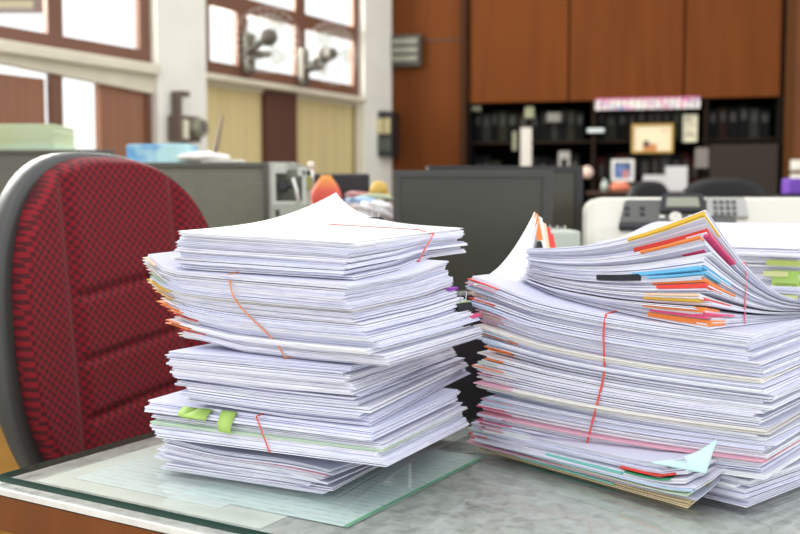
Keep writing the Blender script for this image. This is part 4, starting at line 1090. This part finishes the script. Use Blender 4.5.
for v_ in bm.verts:
    c = v_.co; k = 1 + .12 * math.sin(c.x * 8) * math.cos(c.y * 7); v_.co = Vector((c.x * .075 * k, c.y * .04, (c.z * .5 + .5) * .03 * k))
obj('crumpled_tissue', bm, WHITEP, tr_, True); obj('flat_tissue', box(.0, .12, -.03, .03, 0, .007, bev=.002), WHITEP, tr_)
st = thing('pointer_stick', 'thin brown stick leaning up behind the partition', 'stick', (X(216, 3.0) - .002, 3.0, 1.153))
bm = tube(bmesh.new(), [(-.008, 0, 0), (.006, .1, Z(119, 3.2) - 1.153)], [.010, .004], 8); obj('shaft', bm, mat('stick_brown', (.14, .09, .05), .5), st)
hl = at(2, 135, 3.0)
for k, (pa, pb_, ya, m_, lb) in enumerate(((0, 67, 1.153, GREENP, 'pale green ream of paper on the cabinet at the window, lower one'), (8, 66, 0, mat('ream_white', (.62, .70, .45), .6), 'pale lime ream of paper lying on the lower ream'), )):
    h_ = (Z(126, 3.0) - 1.153) / 2
    t = thing('paper_ream', lb, 'paper ream', ((X(pa, 3.0) + X(pb_, 3.0)) / 2, 3.0, 1.153 + k * h_)); hx = (X(pb_, 3.0) - X(pa, 3.0)) / 2
    bm = bmesh.new()
    for j in range(8): bx(bm, -hx + R.uniform(0, .004), hx - R.uniform(0, .004), -.10, .10, j * h_ / 8, (j + .85) * h_ / 8)
    obj('sheets', bm, m_, t)
yb_ = thing('yellow_folder', 'bright yellow folder edge beside the pale green reams', 'folder', (X(-2, 2.98), 2.80+.06, 1.153))
obj('cover', box(-.03, .018, -.06, .03, 0, Z(125, 3.0) - 1.153, bev=.004), mat('folder_yellow', (.75, .60, .12), .5), yb_)
# black chairs between printer and cabinet
def task_chair(px0, px1, pyt, Y, lab):
    x0, x1 = X(px0, Y), X(px1, Y); t = thing('task_chair', lab, 'chair', ((x0 + x1) / 2, Y, 0), .1, 'black chairs behind the printer'); h = (x1 - x0) / 2; zt = Z(pyt, Y)
    bm = bmesh.new(); R2 = []
    for f, y in ((.7, .03), (.96, .025), (1, 0), (.96, -.03), (.7, -.04)):
        ring = []
        for k in range(48):
            a = 2 * PI * k / 48; c, s_ = math.cos(a), math.sin(a)
            ring.append(bm.verts.new((h * f * math.copysign(abs(c) ** .6, c), y, zt - .25 + .25 * (f if s_ < 0 else 1 - (1 - f) * .3) * math.copysign(abs(s_) ** .8, s_))))
        R2.append(ring)
    for A_, B_ in zip(R2, R2[1:]):
        for k in range(48): bm.faces.new((A_[k], A_[(k + 1) % 48], B_[(k + 1) % 48], B_[k]))
    bm.faces.new(R2[0][::-1]); bm.faces.new(R2[-1]); bmesh.ops.recalc_face_normals(bm, faces=bm.faces)
    obj('backrest', bm, mat('black_leather', (.007, .007, .007), .5, spec=.3), t, True)
    obj('seat', box(-h * .9, h * .9, .05, .50, .42, .50, bev=.03, seg=3), MAT['black_leather'], t, True)
    bm = bmesh.new(); tube(bm, [(0, .25, .41), (0, -.0, .41), (0, -.055, .47), (0, -.05, .75)], .02, 8); obj('back_bracket', bm, BLKP, t)
    bm = bmesh.new(); lathe(bm, [(.03, .08), (.03, .25), (.02, .26), (.02, .42)], 14, (0, .27, 0)); obj('gas_column', bm, BLKP, t)
    for k in range(5):
        a = 2 * PI * k / 5; bm = tube(bmesh.new(), [(0, .27, .1), (.27 * math.cos(a), .27 + .27 * math.sin(a), .03)], [.025, .015], 8); obj('leg', bm, BLKP, t)
task_chair(622, 674, 180.5, 4.3, 'narrow black office chair back, next to the white papers')
task_chair(668, 778, 178, 3.7, 'wide black office chair back rising over the printer')
# purple bottle by the door and its carrier
cb2 = thing('door_cabinet', 'low dark cabinet by the door carrying the purple box', 'cabinet', (X(802, 3.8), 3.8, 0)); z_ = Z(197, 3.8)
obj('body', box(-.03, .3, 0, .35, 0, z_, bev=.003), BLKP, cb2); obj('cabinet_top', box(-.032, .305, -.005, .355, z_, z_ + .01), BLKP, cb2)
bm = box(-.035, .06, 0, .08, 0, Z(178, 3.8) - z_ - .01, bev=.008)
tag(obj('purple_box', bm, mat('purple_card', (.16, .05, .42), .5)), 'purple box beside the ivory switches at the photo edge', 'box', loc=(X(803, 3.8), 3.85, z_ + .0102))

# ------------------------------------------------------------------ light
n_in = Vector((.8596, -.511))
def lwp(s, off, z): P = CORNER + D * s - Vector((-n_in.x, -n_in.y)) * off; return (P.x, P.y, z)
# daylight entering through the two left windows (lamp just outside the panes, shining in)
for s_, wd in ((-3.6, 1.9), (-1.3, 1.5)):
    P = CORNER + D * s_ - n_in * .35
    a_ = area('window_daylight', (P.x, P.y, 2.35), (P.x + n_in.x, P.y + n_in.y, 2.25), wd, 1.1, 95, (1, .97, .90))
# ceiling fluorescent fittings above the desks
area('ceiling_lamp', (-.4, .9, 2.9), (-.4, .9, 0), 1.3, .4, 5, (1, .98, .95))
area('ceiling_lamp', (.9, 3.6, 2.9), (.9, 3.6, 0), 1.3, .4, 10, (1, .98, .95))
